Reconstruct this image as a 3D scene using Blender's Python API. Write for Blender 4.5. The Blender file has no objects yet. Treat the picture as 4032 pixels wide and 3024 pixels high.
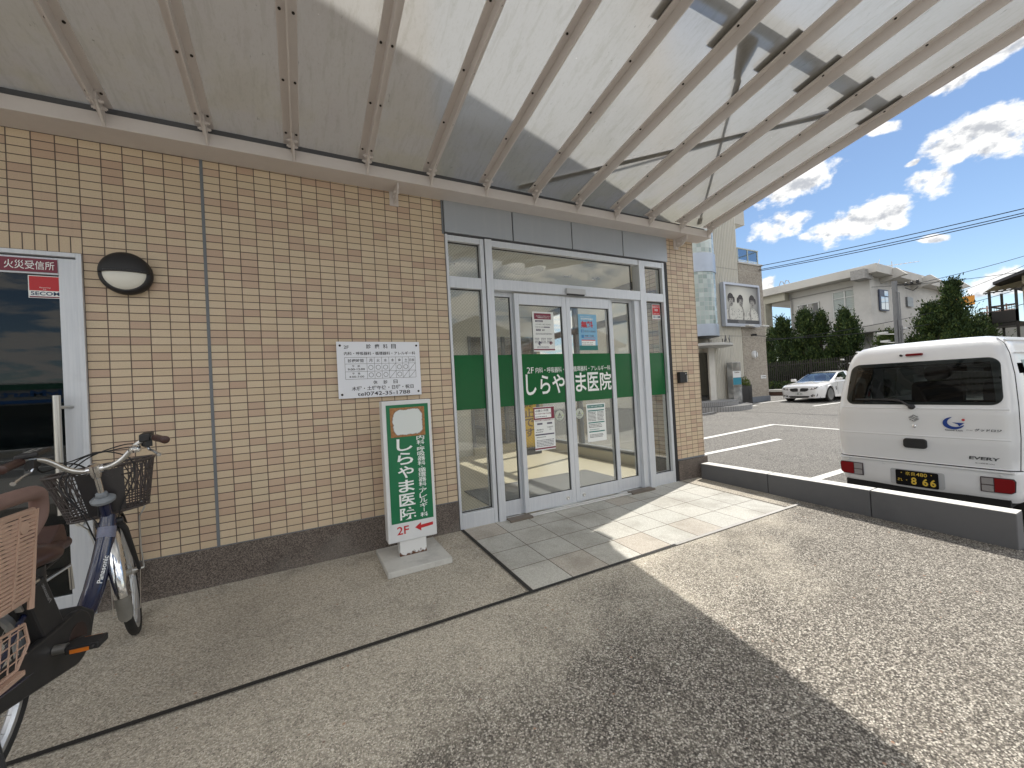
import bpy, math, random
from mathutils import Vector, Matrix
from math import sin, cos, pi, radians, sqrt, atan2, hypot
random.seed(7)
SC = bpy.context.scene
COL = SC.collection

# ------------------------------------------------------------------ camera
cam_d = bpy.data.cameras.new('camera')
cam = bpy.data.objects.new('camera', cam_d); COL.objects.link(cam)
cam.location = (0.52593, -3.33282, 1.20346)
cam.rotation_euler = (1.58086128, 0.05484944, -0.48352229)
cam_d.sensor_width = 36.0
cam_d.lens = 1587.13 / 4032 * 36
cam_d.clip_start = 0.05
cam_d.clip_end = 2000
SC.camera = cam
SC.render.resolution_x, SC.render.resolution_y = 1024, 768
SC.view_settings.view_transform = 'Standard'
SC.view_settings.look = 'None'
SC.view_settings.exposure = 1.22
SC.view_settings.gamma = 1.0
SC.cycles.use_denoising = True
SC.cycles.max_bounces = 10
SC.cycles.diffuse_bounces = 5
SC.cycles.transparent_max_bounces = 24
SC.cycles.sample_clamp_indirect = 6.0

# ------------------------------------------------------------------ node helper
class S:
    """a socket (or number) with arithmetic"""
    def __init__(s, t, v): s.t, s.v = t, v
    def _m(s, op, b=None, c=None): return s.t.math(op, s, b, c)
    def __add__(s, b): return s._m('ADD', b)
    __radd__ = __add__
    def __sub__(s, b): return s._m('SUBTRACT', b)
    def __rsub__(s, b): return s.t.math('SUBTRACT', b, s)
    def __mul__(s, b): return s._m('MULTIPLY', b)
    __rmul__ = __mul__
    def __truediv__(s, b): return s._m('DIVIDE', b)
    def __rtruediv__(s, b): return s.t.math('DIVIDE', b, s)
    def __neg__(s): return s._m('MULTIPLY', -1.0)
    def floor(s): return s._m('FLOOR')
    def fract(s): return s._m('FRACT')
    def abs(s): return s._m('ABSOLUTE')
    def sin(s): return s._m('SINE')
    def sqrt(s): return s._m('SQRT')
    def pow(s, e): return s._m('POWER', e)
    def lt(s, b): return s._m('LESS_THAN', b)
    def gt(s, b): return s._m('GREATER_THAN', b)
    def min(s, b): return s._m('MINIMUM', b)
    def max(s, b): return s._m('MAXIMUM', b)
    def ss(s, a, b):
        n = s.t.new('ShaderNodeMapRange'); n.interpolation_type = 'SMOOTHSTEP'
        s.t.put(n.inputs[0], s); s.t.put(n.inputs[1], a); s.t.put(n.inputs[2], b)
        return S(s.t, n.outputs[0])

class NT:
    def __init__(s, tree): s.tree = tree; s.n = tree.nodes; s.l = tree.links
    def new(s, typ): return s.n.new(typ)
    def put(s, sock, v):
        if isinstance(v, S): v = v.v
        if isinstance(v, bpy.types.NodeSocket): s.l.new(v, sock)
        elif v is not None:
            if sock.type == 'RGBA' and not isinstance(v, (int, float)) and len(v) == 3: v = (*v, 1)
            sock.default_value = v
    def math(s, op, a, b=None, c=None):
        n = s.new('ShaderNodeMath'); n.operation = op
        s.put(n.inputs[0], a)
        if b is not None: s.put(n.inputs[1], b)
        if c is not None: s.put(n.inputs[2], c)
        return S(s, n.outputs[0])
    def xyz(s, v=None):
        n = s.new('ShaderNodeSeparateXYZ'); s.put(n.inputs[0], v if v is not None else s.pos())
        return [S(s, o) for o in n.outputs]
    def vec(s, x, y, z):
        n = s.new('ShaderNodeCombineXYZ')
        for i, q in zip(n.inputs, (x, y, z)): s.put(i, q)
        return S(s, n.outputs[0])
    def pos(s):
        n = s.new('ShaderNodeNewGeometry'); return S(s, n.outputs['Position'])
    def geo(s, name): return S(s, s.new('ShaderNodeNewGeometry').outputs[name])
    def obj(s):
        n = s.new('ShaderNodeTexCoord'); return S(s, n.outputs['Object'])
    def gen(s):
        n = s.new('ShaderNodeTexCoord'); return S(s, n.outputs['Generated'])
    def noise(s, scale, v=None, detail=3, rough=.55, dist=0, dim='3D'):
        n = s.new('ShaderNodeTexNoise'); n.noise_dimensions = dim
        s.put(n.inputs['Vector'], v if v is not None else s.pos())
        n.inputs['Scale'].default_value = scale; n.inputs['Detail'].default_value = detail
        n.inputs['Roughness'].default_value = rough; n.inputs['Distortion'].default_value = dist
        return S(s, n.outputs[0])
    def voro(s, scale, v=None, out='Distance', feature='F1', rnd=1.0):
        n = s.new('ShaderNodeTexVoronoi'); n.feature = feature
        s.put(n.inputs['Vector'], v if v is not None else s.pos())
        n.inputs['Scale'].default_value = scale
        n.inputs['Randomness'].default_value = rnd
        return S(s, n.outputs[out])
    def white(s, v):
        n = s.new('ShaderNodeTexWhiteNoise'); n.noise_dimensions = '3D'
        s.put(n.inputs['Vector'], v); return S(s, n.outputs['Value'])
    def mix(s, f, a, b, blend='MIX'):
        n = s.new('ShaderNodeMix'); n.data_type = 'RGBA'; n.blend_type = blend
        n.clamp_factor = True
        s.put(n.inputs[0], f); s.put(n.inputs[6], a); s.put(n.inputs[7], b)
        return S(s, n.outputs[2])
    def scale(s, col, f):
        n = s.new('ShaderNodeVectorMath'); n.operation = 'SCALE'
        s.put(n.inputs[0], col); s.put(n.inputs[3], f); return S(s, n.outputs[0])
    def dot(s, a, b):
        n = s.new('ShaderNodeVectorMath'); n.operation = 'DOT_PRODUCT'
        s.put(n.inputs[0], a); s.put(n.inputs[1], b); return S(s, n.outputs['Value'])
    def ramp(s, f, stops, interp='LINEAR'):
        n = s.new('ShaderNodeValToRGB'); n.color_ramp.interpolation = interp
        e = n.color_ramp.elements
        while len(e) < len(stops): e.new(0.5)
        for el, (p, c) in zip(e, stops): el.position = p; el.color = (*c, 1)
        s.put(n.inputs[0], f); return S(s, n.outputs[0])
    def bump(s, h, strength=.3, dist=.01):
        n = s.new('ShaderNodeBump'); n.inputs['Strength'].default_value = strength
        n.inputs['Distance'].default_value = dist; s.put(n.inputs['Height'], h)
        return S(s, n.outputs[0])

MATS = {}
def mat(name, base=(.5, .5, .5), rough=.5, metal=0., normal=None, coat=0., spec=.5, emis=None, fn=None):
    """principled material; fn(NT) may return a dict of overrides"""
    if name in MATS: return MATS[name]
    m = bpy.data.materials.new(name); m.use_nodes = True
    t = NT(m.node_tree); t.n.clear()
    out = t.new('ShaderNodeOutputMaterial'); p = t.new('ShaderNodeBsdfPrincipled')
    t.l.new(p.outputs[0], out.inputs[0])
    d = dict(base=base, rough=rough, metal=metal, normal=normal, coat=coat, spec=spec)
    if fn: d.update(fn(t) or {})
    t.put(p.inputs['Base Color'], d['base']); t.put(p.inputs['Roughness'], d['rough'])
    t.put(p.inputs['Metallic'], d['metal']); t.put(p.inputs['Coat Weight'], d['coat'])
    t.put(p.inputs['Specular IOR Level'], d['spec'])
    if d['normal'] is not None: t.put(p.inputs['Normal'], d['normal'])
    if emis:
        t.put(p.inputs['Emission Color'], emis[0]); p.inputs['Emission Strength'].default_value = emis[1]
    MATS[name] = m
    return m

def grime(name, base, rough=.5, metal=0., amt=.25, scale=3., bump=.0, coat=0., dark=None):
    """paint / plaster with soft uneven wear"""
    def fn(t):
        o = t.pos(); n1 = t.noise(scale, o, 5, .65); n2 = t.noise(scale * 14, o, 3)
        dk = dark or tuple(c * .55 for c in base)
        c = t.mix((n1.ss(.42, .75)) * amt, base, dk)
        c = t.mix(n2.ss(.45, .8) * (amt * .5), c, tuple(min(1, q * 1.15) for q in base))
        r = dict(base=c, rough=t.math('ADD', n1 * .2, rough - .1))
        if bump: r['normal'] = t.bump(n2, bump, .004)
        return r
    return mat(name, rough=rough, metal=metal, coat=coat, fn=fn)

# ------------------------------------------------------------------ sky and sun
SUN_AZ, SUN_EL = 15.8, 50.0        # from +x towards +y
sd = Vector((cos(radians(SUN_EL)) * cos(radians(SUN_AZ)), cos(radians(SUN_EL)) * sin(radians(SUN_AZ)), sin(radians(SUN_EL))))
sl = bpy.data.lights.new('sun', 'SUN'); sl.energy = 2.35; sl.angle = radians(.53); sl.color = (1.0, .955, .88)
so = bpy.data.objects.new('sun', sl); COL.objects.link(so)
so.rotation_euler = sd.to_track_quat('Z', 'Y').to_euler(); so.location = (20, 5, 30)

W = bpy.data.worlds.new('World'); SC.world = W; W.use_nodes = True
wt = NT(W.node_tree); wt.n.clear()
wo = wt.new('ShaderNodeOutputWorld'); bg = wt.new('ShaderNodeBackground'); wt.l.new(bg.outputs[0], wo.inputs[0])
SKY = .052
sky = wt.new('ShaderNodeTexSky'); sky.sky_type = 'NISHITA'; sky.sun_disc = False
sky.sun_elevation = radians(SUN_EL); sky.sun_rotation = radians(90 - SUN_AZ)
sky.altitude = 80; sky.air_density = 1.0; sky.dust_density = .08; sky.ozone_density = 2.6
d = wt.gen(); dx, dy, dz = wt.xyz(d)
az = wt.math('ARCTAN2', dy, dx); el = wt.math('ARCSINE', dz)
pv = wt.vec(dx / (dz.max(.02) + .15), dy / (dz.max(.02) + .15), 0.0)
nA = wt.noise(2.1, pv, 6, .6, .25)
cv = wt.vec(az * 9, el * 13, .7); cu = wt.vec(az * 9 - .02, el * 13 + .16, .7)
nC = wt.noise(2.6, cv, 9, .60, .1); nU = wt.noise(2.6, cu, 5, .60, .1); nL = wt.noise(1.1, cv, 3, .5)
# cloud groups the photograph shows (azimuth, elevation, half width, half height, tilt in degrees)
CL = [(21.3, 15.3, 4.9, 1.5, 10), (18.9, 15.8, 2.6, 1.6, 1), (27.8, 16.9, 3.2, 1.5, 1), (26.1, 20.6, 3.9, 1.3, 16), (15.2, 17.2, 2.3, 1.3, -12), (12.4, 20.0, 3.6, 1.9, 15), (10.8, 19.8, 2.9, 2.4, 47), (14.5, 25.1, 2.7, .9, -1), (10.2, 25.8, 2.2, 1.0, 16), (29.3, 10.6, .9, 1.0, -24), (11.6, 6.8, 3.2, 1.3, 13), (18.0, 14.3, 1.2, .45, -8), (15.6, 12.1, 1.4, .35, -12), (18.2, 23.2, 1.4, .6, -10), (16.5, 19.4, .7, .3, 4)]
blob = None
for (a, e, w, h, tl) in CL:
    u = (az - radians(a)) * cos(radians(e)); v = el - radians(e); ct, st = cos(radians(tl)), sin(radians(tl))
    # azimuth grows to the left of the picture
    uu = (u * -ct + v * st) / radians(w); vv = (u * st + v * ct) / radians(h * 1.1)
    q = 1.0 - (uu * uu + vv * vv).sqrt()
    blob = q if blob is None else blob.max(q)
field = blob.max(-1.2).min(.55) * .95 + (nC - .5) * 2.0 + (nL - .5) * .9
dens_photo = field.ss(.0, .42)
outside = 1.0 - (1.0 - (az - radians(16)).abs() / radians(30)).ss(0., .15)
dens_far = nA.ss(.44, .56) * outside  # clouds added beyond the visible sky, over-bright to lift the shade
dens = dens_photo.max(dens_far) * dz.ss(-.02, .05)
low = ((nU - nC) * 2.4 + field * .34 + .34).ss(.42, .95)
KW = .50 / SKY; KF = 1.35 / SKY
ccol = wt.mix(low, (KW, KW, KW * .985), (KW * .50, KW * .52, KW * .56))
hi = (dz.ss(.20, .42) * .65 + .35) * (1.0 - dz.ss(.62, .88) * .72)
ccol = wt.mix(outside, ccol, wt.scale(wt.vec(KF, KF * .97, KF * .92), hi))
lp = wt.mix(dens, S(wt, sky.outputs[0]), ccol)
wt.put(bg.inputs[0], lp); bg.inputs[1].default_value = SKY

# ------------------------------------------------------------------ mesh builder
class MB:
    def __init__(s): s.v = []; s.f = []; s.m = []; s.sm = []
    def add(s, vs, fs, mi=0, smooth=False):
        b = len(s.v); s.v += [tuple(v) for v in vs]
        for f in fs: s.f.append(tuple(b + i for i in f)); s.m.append(mi); s.sm.append(smooth)
        return s
    def quad(s, a, b, c, d, mi=0): return s.add([a, b, c, d], [(0, 1, 2, 3)], mi)
    def box(s, x0, y0, z0, x1, y1, z1, mi=0):
        x0, x1 = min(x0, x1), max(x0, x1); y0, y1 = min(y0, y1), max(y0, y1); z0, z1 = min(z0, z1), max(z0, z1)
        vs = [(x, y, z) for x in (x0, x1) for y in (y0, y1) for z in (z0, z1)]
        return s.add(vs, [(0, 1, 3, 2), (4, 6, 7, 5), (0, 4, 5, 1), (2, 3, 7, 6), (0, 2, 6, 4), (1, 5, 7, 3)], mi)
    def obox(s, c, ax, ay, az_, hx, hy, hz, mi=0):
        c = Vector(c); ax, ay, az_ = Vector(ax).normalized(), Vector(ay).normalized(), Vector(az_).normalized()
        vs = [c + ax * (sx * hx) + ay * (sy * hy) + az_ * (sz * hz) for sx in (-1, 1) for sy in (-1, 1) for sz in (-1, 1)]
        return s.add(vs, [(0, 1, 3, 2), (4, 6, 7, 5), (0, 4, 5, 1), (2, 3, 7, 6), (0, 2, 6, 4), (1, 5, 7, 3)], mi)
    def bar(s, p, q, w, h, up=(0, 0, 1), mi=0):
        p, q = Vector(p), Vector(q); d = (q - p); L = d.length; d.normalize()
        sx = d.cross(Vector(up)).normalized(); u = sx.cross(d)
        return s.obox((p + q) / 2, d, sx, u, L / 2, w / 2, h / 2, mi)
    def tube(s, pts, r, n=8, closed=False, cap=True, mi=0):
        pts = [Vector(p) for p in pts]; N = len(pts)
        rs = r if isinstance(r, (list, tuple)) else [r] * N
        t0 = (pts[1] - pts[0]).normalized()
        ref = Vector((0, 0, 1)) if abs(t0.z) < .9 else Vector((1, 0, 0))
        nx = t0.cross(ref).normalized(); vs = []; fs = []
        for i in range(N):
            if closed: t = (pts[(i + 1) % N] - pts[i - 1])
            elif i == 0: t = pts[1] - pts[0]
            elif i == N - 1: t = pts[-1] - pts[-2]
            else: t = (pts[i + 1] - pts[i]).normalized() + (pts[i] - pts[i - 1]).normalized()
            t = t.normalized() if t.length > 1e-9 else t0
            nx = (nx - t * nx.dot(t)); nx = nx.normalized() if nx.length > 1e-6 else t.orthogonal().normalized()
            ny = t.cross(nx)
            vs += [pts[i] + (nx * cos(2 * pi * k / n) + ny * sin(2 * pi * k / n)) * rs[i] for k in range(n)]
        R = N if closed else N - 1
        for i in range(R):
            j = (i + 1) % N
            for k in range(n): fs.append((i * n + k, i * n + (k + 1) % n, j * n + (k + 1) % n, j * n + k))
        if cap and not closed:
            fs.append(tuple(range(n - 1, -1, -1))); fs.append(tuple((N - 1) * n + k for k in range(n)))
        return s.add(vs, fs, mi, True)
    def cyl(s, p, q, r, n=12, mi=0, r2=None): return s.tube([p, q], [r, r if r2 is None else r2], n, mi=mi)
    def loft(s, rings, close=True, cap=True, mi=0, smooth=True):
        n = len(rings[0]); vs = [v for r in rings for v in r]; fs = []
        for i in range(len(rings) - 1):
            for k in range(n if close else n - 1):
                fs.append((i * n + k, i * n + (k + 1) % n, (i + 1) * n + (k + 1) % n, (i + 1) * n + k))
        s.add(vs, fs, mi, smooth)
        if cap and close:
            s.add(rings[0], [tuple(range(n - 1, -1, -1))], mi); s.add(rings[-1], [tuple(range(n))], mi)
        return s
    def lathe(s, c, axis, prof, n=24, mi=0, arc=(0, 2 * pi)):
        """prof: (radius, distance along axis)"""
        c = Vector(c); a = Vector(axis).normalized(); x = a.orthogonal().normalized(); y = a.cross(x)
        full = abs(arc[1] - arc[0] - 2 * pi) < 1e-6; K = n if full else n + 1
        rings = []
        for (r, h) in prof:
            rings.append([c + a * h + (x * cos(arc[0] + (arc[1] - arc[0]) * k / n) + y * sin(arc[0] + (arc[1] - arc[0]) * k / n)) * r for k in range(K)])
        return s.loft(rings, close=full, cap=full, mi=mi)
    def prism(s, poly, o, ux, uy, depth, mi=0):
        """polygon in the plane (o; ux, uy) thickened by the vector depth"""
        o, ux, uy, dp = Vector(o), Vector(ux), Vector(uy), Vector(depth)
        a = [o + ux * p[0] + uy * p[1] for p in poly]; b = [q + dp for q in a]; n = len(a)
        s.add(a + b, [tuple(range(n - 1, -1, -1)), tuple(range(n, 2 * n))] + [(i, (i + 1) % n, n + (i + 1) % n, n + i) for i in range(n)], mi)
        return s
    def mesh(s, me, M, mi=0):
        return s.add([M @ v.co for v in me.vertices], [tuple(p.vertices) for p in me.polygons], mi)
    def build(s, name, mats, parent=None, bevel=0., off=None, smooth=None):
        me = bpy.data.meshes.new(name)
        used = sorted({i for f in s.f for i in f})
        if len(used) < len(s.v):
            ix = {a: b for b, a in enumerate(used)}; s.v = [s.v[a] for a in used]; s.f = [tuple(ix[i] for i in f) for f in s.f]
        o = Vector(off) if off is not None else (Vector(parent.get('_o', (0, 0, 0))) if parent is not None else Vector((0, 0, 0)))
        me.from_pydata([tuple(Vector(v) - o) for v in s.v], [], s.f)
        if not isinstance(mats, (list, tuple)): mats = [mats]
        for m in mats: me.materials.append(m)
        for p, mi, sm in zip(me.polygons, s.m, s.sm):
            p.material_index = mi; p.use_smooth = sm if smooth is None else smooth
        me.update()
        if smooth or any(s.sm):
            try: me.set_sharp_from_angle(angle=radians(40))
            except Exception: pass
        ob = bpy.data.objects.new(name, me); COL.objects.link(ob)
        if parent is not None:
            ob.parent = parent
        if bevel:
            b = ob.modifiers.new('bevel', 'BEVEL'); b.width = bevel; b.segments = 2; b.limit_method = 'ANGLE'; b.angle_limit = radians(40)
        if off is not None: ob.location = off
        ob['_o'] = tuple(o)
        return ob

def thing(name, label, cat, loc=(0, 0, 0), group=None, rotz=0., local=False):
    """an Empty at the thing's base; children are given in world coordinates unless local"""
    o = bpy.data.objects.new(name, None); COL.objects.link(o); o.location = loc; o.rotation_euler = (0, 0, rotz)
    o.empty_display_size = .2
    o['label'] = label; o['category'] = cat
    if group: o['group'] = group
    o['_o'] = (0, 0, 0) if local else tuple(loc)
    return o
def tag(o, label, cat, group=None):
    o['label'] = label; o['category'] = cat
    if group: o['group'] = group
    return o
def struct(o, kind='structure'):
    o['kind'] = kind; return o
def solo(mb, name, mats, label, cat, loc, group=None, bevel=0.):
    return tag(mb.build(name, mats, off=loc, bevel=bevel), label, cat, group)
def dup(root, loc, rotz=None, label=None, group=None):
    r = root.copy(); COL.objects.link(r); r.location = loc
    if rotz is not None: r.rotation_euler = (0, 0, rotz)
    if label: r['label'] = label
    if group: r['group'] = group
    def rec(src, dst):
        for ch in list(src.children):
            c = ch.copy(); COL.objects.link(c); c.parent = dst; rec(ch, c)
    rec(root, r)
    return r

# ------------------------------------------------------------------ lettering
_tc = {}
def glyphs(txt, bold=0.):
    k = (txt, bold)
    if k in _tc: return _tc[k]
    cu = bpy.data.curves.new('lettering', 'FONT'); cu.body = txt; cu.offset = bold; cu.resolution_u = 3
    ob = bpy.data.objects.new('lettering', cu); COL.objects.link(ob)
    bpy.context.view_layer.update()
    me = bpy.data.meshes.new_from_object(ob.evaluated_get(bpy.context.evaluated_depsgraph_get()))
    COL.objects.unlink(ob); bpy.data.objects.remove(ob)
    xs = [v.co.x for v in me.vertices] or [0, 1]; ys = [v.co.y for v in me.vertices] or [0, 1]
    _tc[k] = (me, min(xs), max(xs), min(ys), max(ys))
    return _tc[k]
def text(mb, txt, o, ux, uy, w, h, bold=0., mi=0):
    """text stretched into the box w x h whose lower left corner is o"""
    me, x0, x1, y0, y1 = glyphs(txt, bold)
    ux, uy, o = Vector(ux).normalized(), Vector(uy).normalized(), Vector(o)
    sx = w / max(1e-6, x1 - x0); sy = h / max(1e-6, y1 - y0) if h else sx
    nz = ux.cross(uy)
    M = Matrix(((ux.x * sx, uy.x * sy, nz.x, 0), (ux.y * sx, uy.y * sy, nz.y, 0), (ux.z * sx, uy.z * sy, nz.z, 0), (0, 0, 0, 1)))
    M = Matrix.Translation(o - ux * (x0 * sx) - uy * (y0 * sy)) @ M
    return mb.mesh(me, M, mi)
def vtext(mb, txt, o, ux, uy, w, h, bold=0., mi=0, gap=.12):
    """a vertical column of characters filling w x h, o = lower left"""
    o, ux, uy = Vector(o), Vector(ux).normalized(), Vector(uy).normalized(); wt_ = [(.45 if c == '・' else 1.) for c in txt]; tot = sum(wt_); y = h
    for c, q in zip(txt, wt_):
        ch = h * q / tot; y -= ch
        if c == '・': text(mb, c, o + ux * (w * .42) + uy * (y + ch * .3), ux, uy, w * .16, ch * .4, bold, mi)
        elif c == 'ー': mb.add([o + ux * (w * a) + uy * (y + ch * b) for a, b in ((.46, .1), (.56, .1), (.56, .9), (.46, .9))], [(0, 1, 2, 3)], mi)
        else: text(mb, c, o + uy * (y + ch * gap / 2), ux, uy, w, ch * (1 - gap), bold, mi)
    return mb
# ------------------------------------------------------------------ materials of the clinic
def m_glass(name, tint=(.93, .96, .95), refl=1.9, wired=False, dark=0.):
    m = bpy.data.materials.new(name); m.use_nodes = True; t = NT(m.node_tree); t.n.clear()
    out = t.new('ShaderNodeOutputMaterial'); tr = t.new('ShaderNodeBsdfTransparent'); gl = t.new('ShaderNodeBsdfGlossy')
    t.put(tr.inputs[0], tint); gl.inputs['Roughness'].default_value = .004; t.put(gl.inputs[0], (1, 1, 1))
    c = t.dot(t.geo('Incoming'), t.geo('Normal')).abs()
    f = ((1.0 - c).pow(5.0) * .96 + .04) * refl
    mx = t.new('ShaderNodeMixShader'); t.put(mx.inputs[0], f.min(1.0)); t.l.new(tr.outputs[0], mx.inputs[1]); t.l.new(gl.outputs[0], mx.inputs[2])
    last = mx
    if wired:
        x, y, z = t.xyz(); a = ((x + y + z) / .030).fract(); b = ((x + y - z) / .030).fract()
        w = a.lt(.07).max(b.lt(.07)) * .34
        df = t.new('ShaderNodeBsdfDiffuse'); t.put(df.inputs[0], (.62, .64, .62))
        m2 = t.new('ShaderNodeMixShader'); t.put(m2.inputs[0], w); t.l.new(mx.outputs[0], m2.inputs[1]); t.l.new(df.outputs[0], m2.inputs[2]); last = m2
    t.l.new(last.outputs[0], out.inputs[0]); MATS[name] = m
    return m

def tile_fn(t):
    x, y, z = t.xyz()
    hx = x + y                                    # pillar returns run along y
    zz = z - .254
    sold = x.lt(-.6) * zz.gt(1.9) * zz.lt(2.0)    # the upright course over the side door
    px = .1 - sold * .05; py = .05 + sold * .05
    cx = hx / px; cy = zz / py
    fx = (cx.fract() - .5).abs(); fy = (cy.fract() - .5).abs()
    gx = .5 - .0026 / px; gy = .5 - .0026 / py
    grout = (fx - gx).ss(-.012, .012).max((fy - gy).ss(-.024, .024))
    idv = t.vec(cx.floor(), cy.floor(), sold * 7.0)
    r1 = t.white(idv); r2 = t.white(t.vec(cx.floor() + 31.0, cy.floor() + 17.0, 3.0))
    base = t.ramp(r1, [(0., (.60, .475, .325)), (.36, (.64, .515, .36)), (.58, (.62, .51, .355)), (.72, (.545, .395, .285)), (.88, (.51, .36, .26)), (1., (.66, .545, .385))], 'CONSTANT')
    base = t.mix((r2 - .5).abs() * .6, base, (.62, .49, .345))
    n = t.noise(160.0, None, 2); n2 = t.noise(1.3, None, 4)
    base = t.mix(n.ss(.35, .8) * .22, base, (.30, .22, .15))
    st = (t.noise(3.0, t.vec(x * 9.0, 0.0, z * .5), 4)).ss(.6, .8) * .16
    base = t.mix(st, base, (.24, .19, .14))
    base = t.mix(n2.ss(.5, .8) * .12, base, (.36, .31, .26))
    col = t.mix(grout, base, (.115, .085, .072))
    tone = t.noise(60.0, None, 2)
    return dict(base=col, rough=.42 + grout * .45, normal=t.bump((1.0 - grout) + tone * .06 + r2 * .10, .55, .004))
M_tile = mat('beige_wall_tile', fn=tile_fn)

def granite_fn(t):
    p = t.pos(); v = t.voro(230.0, p, 'Color'); a, b, c = t.xyz(v); n = t.noise(5.0, p, 5)
    col = t.ramp(a, [(0., (.045, .037, .032)), (.3, (.10, .08, .068)), (.62, (.155, .128, .108)), (.9, (.23, .195, .168))])
    col = t.mix(n.ss(.45, .75) * .35, col, (.04, .034, .03))
    n3 = t.noise(2.2, p, 4); x, y, z = t.xyz()
    col = t.mix((n3 - z * 1.2).ss(.38, .6) * .35, col, (.23, .21, .185))
    return dict(base=col, rough=.62)
M_granite = mat('brown_granite', fn=granite_fn, spec=.35)

def alu_fn(t):
    p = t.pos(); x, y, z = t.xyz(); n = t.noise(90.0, t.vec(x * 1.0, y, z * .04), 2); n2 = t.noise(6., None, 4)
    c = t.mix(n.ss(.3, .7), (.60, .625, .66), (.66, .68, .71))
    return dict(base=t.mix(n2.ss(.55, .8) * .25, c, (.42, .43, .44)), rough=.38 + n2 * .12, metal=.35)
M_alu = mat('satin_aluminium', fn=alu_fn)
M_aludark = grime('dark_backing_and_gap_shade', (.10, .10, .105), .5, .3, .3)
M_rubber = mat('black_gasket', (.018, .018, .02), .6)
M_steel = mat('brushed_steel', (.62, .61, .58), .3, .9)
M_chrome = mat('chrome', (.78, .78, .78), .12, 1.0)
M_seal = grime('grey_sealant', (.17, .185, .20), .7, 0, .3)
def clad_fn(t):
    p = t.pos(); x, y, z = t.xyz(); n = t.noise(3., t.vec(x * 6., y, z * .4), 4); n2 = t.noise(300., p, 1)
    c = t.mix(n.ss(.5, .75) * .4, (.40, .425, .455), (.46, .475, .49))
    return dict(base=t.mix(n2.ss(.4, .7) * .12, c, (.2, .22, .26)), rough=.42, metal=.35)
M_clad = mat('grey_blue_metal_panel', fn=clad_fn)
M_paint = grime('warm_grey_paint', (.62, .575, .55), .5, 0, .22, 4., .05, dark=(.46, .41, .38))
M_paint2 = grime('weathered_pipe_paint', (.40, .385, .35), .6, 0, .8, 5., .05, dark=(.10, .095, .06))
M_screw = mat('dark_screw', (.03, .024, .02), .6, .4)

def canopy_mat():
    m = bpy.data.materials.new('frosted_canopy_sheet'); m.use_nodes = True; t = NT(m.node_tree); t.n.clear()
    out = t.new('ShaderNodeOutputMaterial'); tl = t.new('ShaderNodeBsdfTranslucent'); df = t.new('ShaderNodeBsdfDiffuse'); tr = t.new('ShaderNodeBsdfTransparent'); gl = t.new('ShaderNodeBsdfGlossy')
    x, y, z = t.xyz()
    run = t.noise(26.0, t.vec(x * 1.0, y * .16, 0.0), 6, .7, .6)       # rain runs down the slope
    blot = t.noise(2.4, None, 5, .6); fine = t.noise(95.0, t.vec(x, y * .35, z), 4, .7); ring = t.noise(5.5, None, 3, .5, 1.2)
    dirt = (run.ss(.5, .62) * .42 + fine.ss(.48, .72) * .4 + blot.ss(.5, .72) * .3)
    edge = (y * -1.0).ss(1.1, .1) * blot.ss(.42, .6)
    wht = t.mix(edge * .5, (.86, .87, .86), (.84, .82, .62))
    col = t.mix(dirt.min(1.0) * .62, wht, (.56, .55, .49))
    spk = t.voro(4.2, t.vec(x, y, 0.0)).lt(.022)
    col = t.mix(spk, col, (1., 1., .98))
    mold = t.noise(34.0, t.vec(x, y * .3, z), 5, .75).ss(.63, .72) * t.noise(1.7, None, 3).ss(.45, .62)
    col = t.mix(mold * .75, col, (.10, .10, .07))
    t.put(tl.inputs[0], t.scale(col, .52)); t.put(df.inputs[0], t.mix((mold * .8), t.mix(spk, (.36, .335, .285), (.85, .85, .82)), (.12, .115, .085)))
    rf = t.new('ShaderNodeBsdfRefraction'); rf.inputs['Roughness'].default_value = .42; rf.inputs['IOR'].default_value = 1.22; t.put(rf.inputs[0], t.scale(col, .78))
    t.put(tr.inputs[0], (.8, .86, .88)); gl.inputs['Roughness'].default_value = .22; t.put(gl.inputs[0], (.9, .9, .9))
    m1 = t.new('ShaderNodeMixShader'); m1.inputs[0].default_value = .34; t.l.new(tl.outputs[0], m1.inputs[1]); t.l.new(df.outputs[0], m1.inputs[2])
    m2 = t.new('ShaderNodeMixShader'); m2.inputs[0].default_value = .34; t.l.new(m1.outputs[0], m2.inputs[1]); t.l.new(rf.outputs[0], m2.inputs[2])
    c = t.dot(t.geo('Incoming'), t.geo('Normal')).abs(); f = (1.0 - c).pow(5.0) * .5 + .02
    m3 = t.new('ShaderNodeMixShader'); t.put(m3.inputs[0], f); t.l.new(m2.outputs[0], m3.inputs[1]); t.l.new(gl.outputs[0], m3.inputs[2])
    t.l.new(m3.outputs[0], out.inputs[0]); MATS['canopy'] = m
    return m
M_canopy = canopy_mat()
G_wired = m_glass('wired_glass', (.965, .975, .965), 1.5, True)
G_clear = m_glass('clear_glass', (.90, .92, .90), 1.8)
G_dark = m_glass('smoked_glass', (.30, .33, .34), 1.1)
M_green = mat('green_film', fn=lambda t: dict(base=t.mix(t.noise(4., None, 3).ss(.4, .7) * .3, (.003, .105, .028), (.006, .13, .036)), rough=.16), spec=.45)
M_white = mat('white_vinyl', (.84, .86, .84), .4)
M_plaster = grime('white_plaster', (.74, .73, .69), .8, 0, .1, 2.)
M_vfloor = mat('cream_floor_stone', fn=lambda t: dict(base=t.mix(t.noise(200., None, 3).ss(.35, .7) * .4, (.68, .61, .46), (.54, .48, .36)), rough=.35))
M_dark = mat('dark_interior', (.10, .11, .115), .7)
M_kerb = grime('cream_kerb', (.60, .55, .43), .6, 0, .15)

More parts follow.
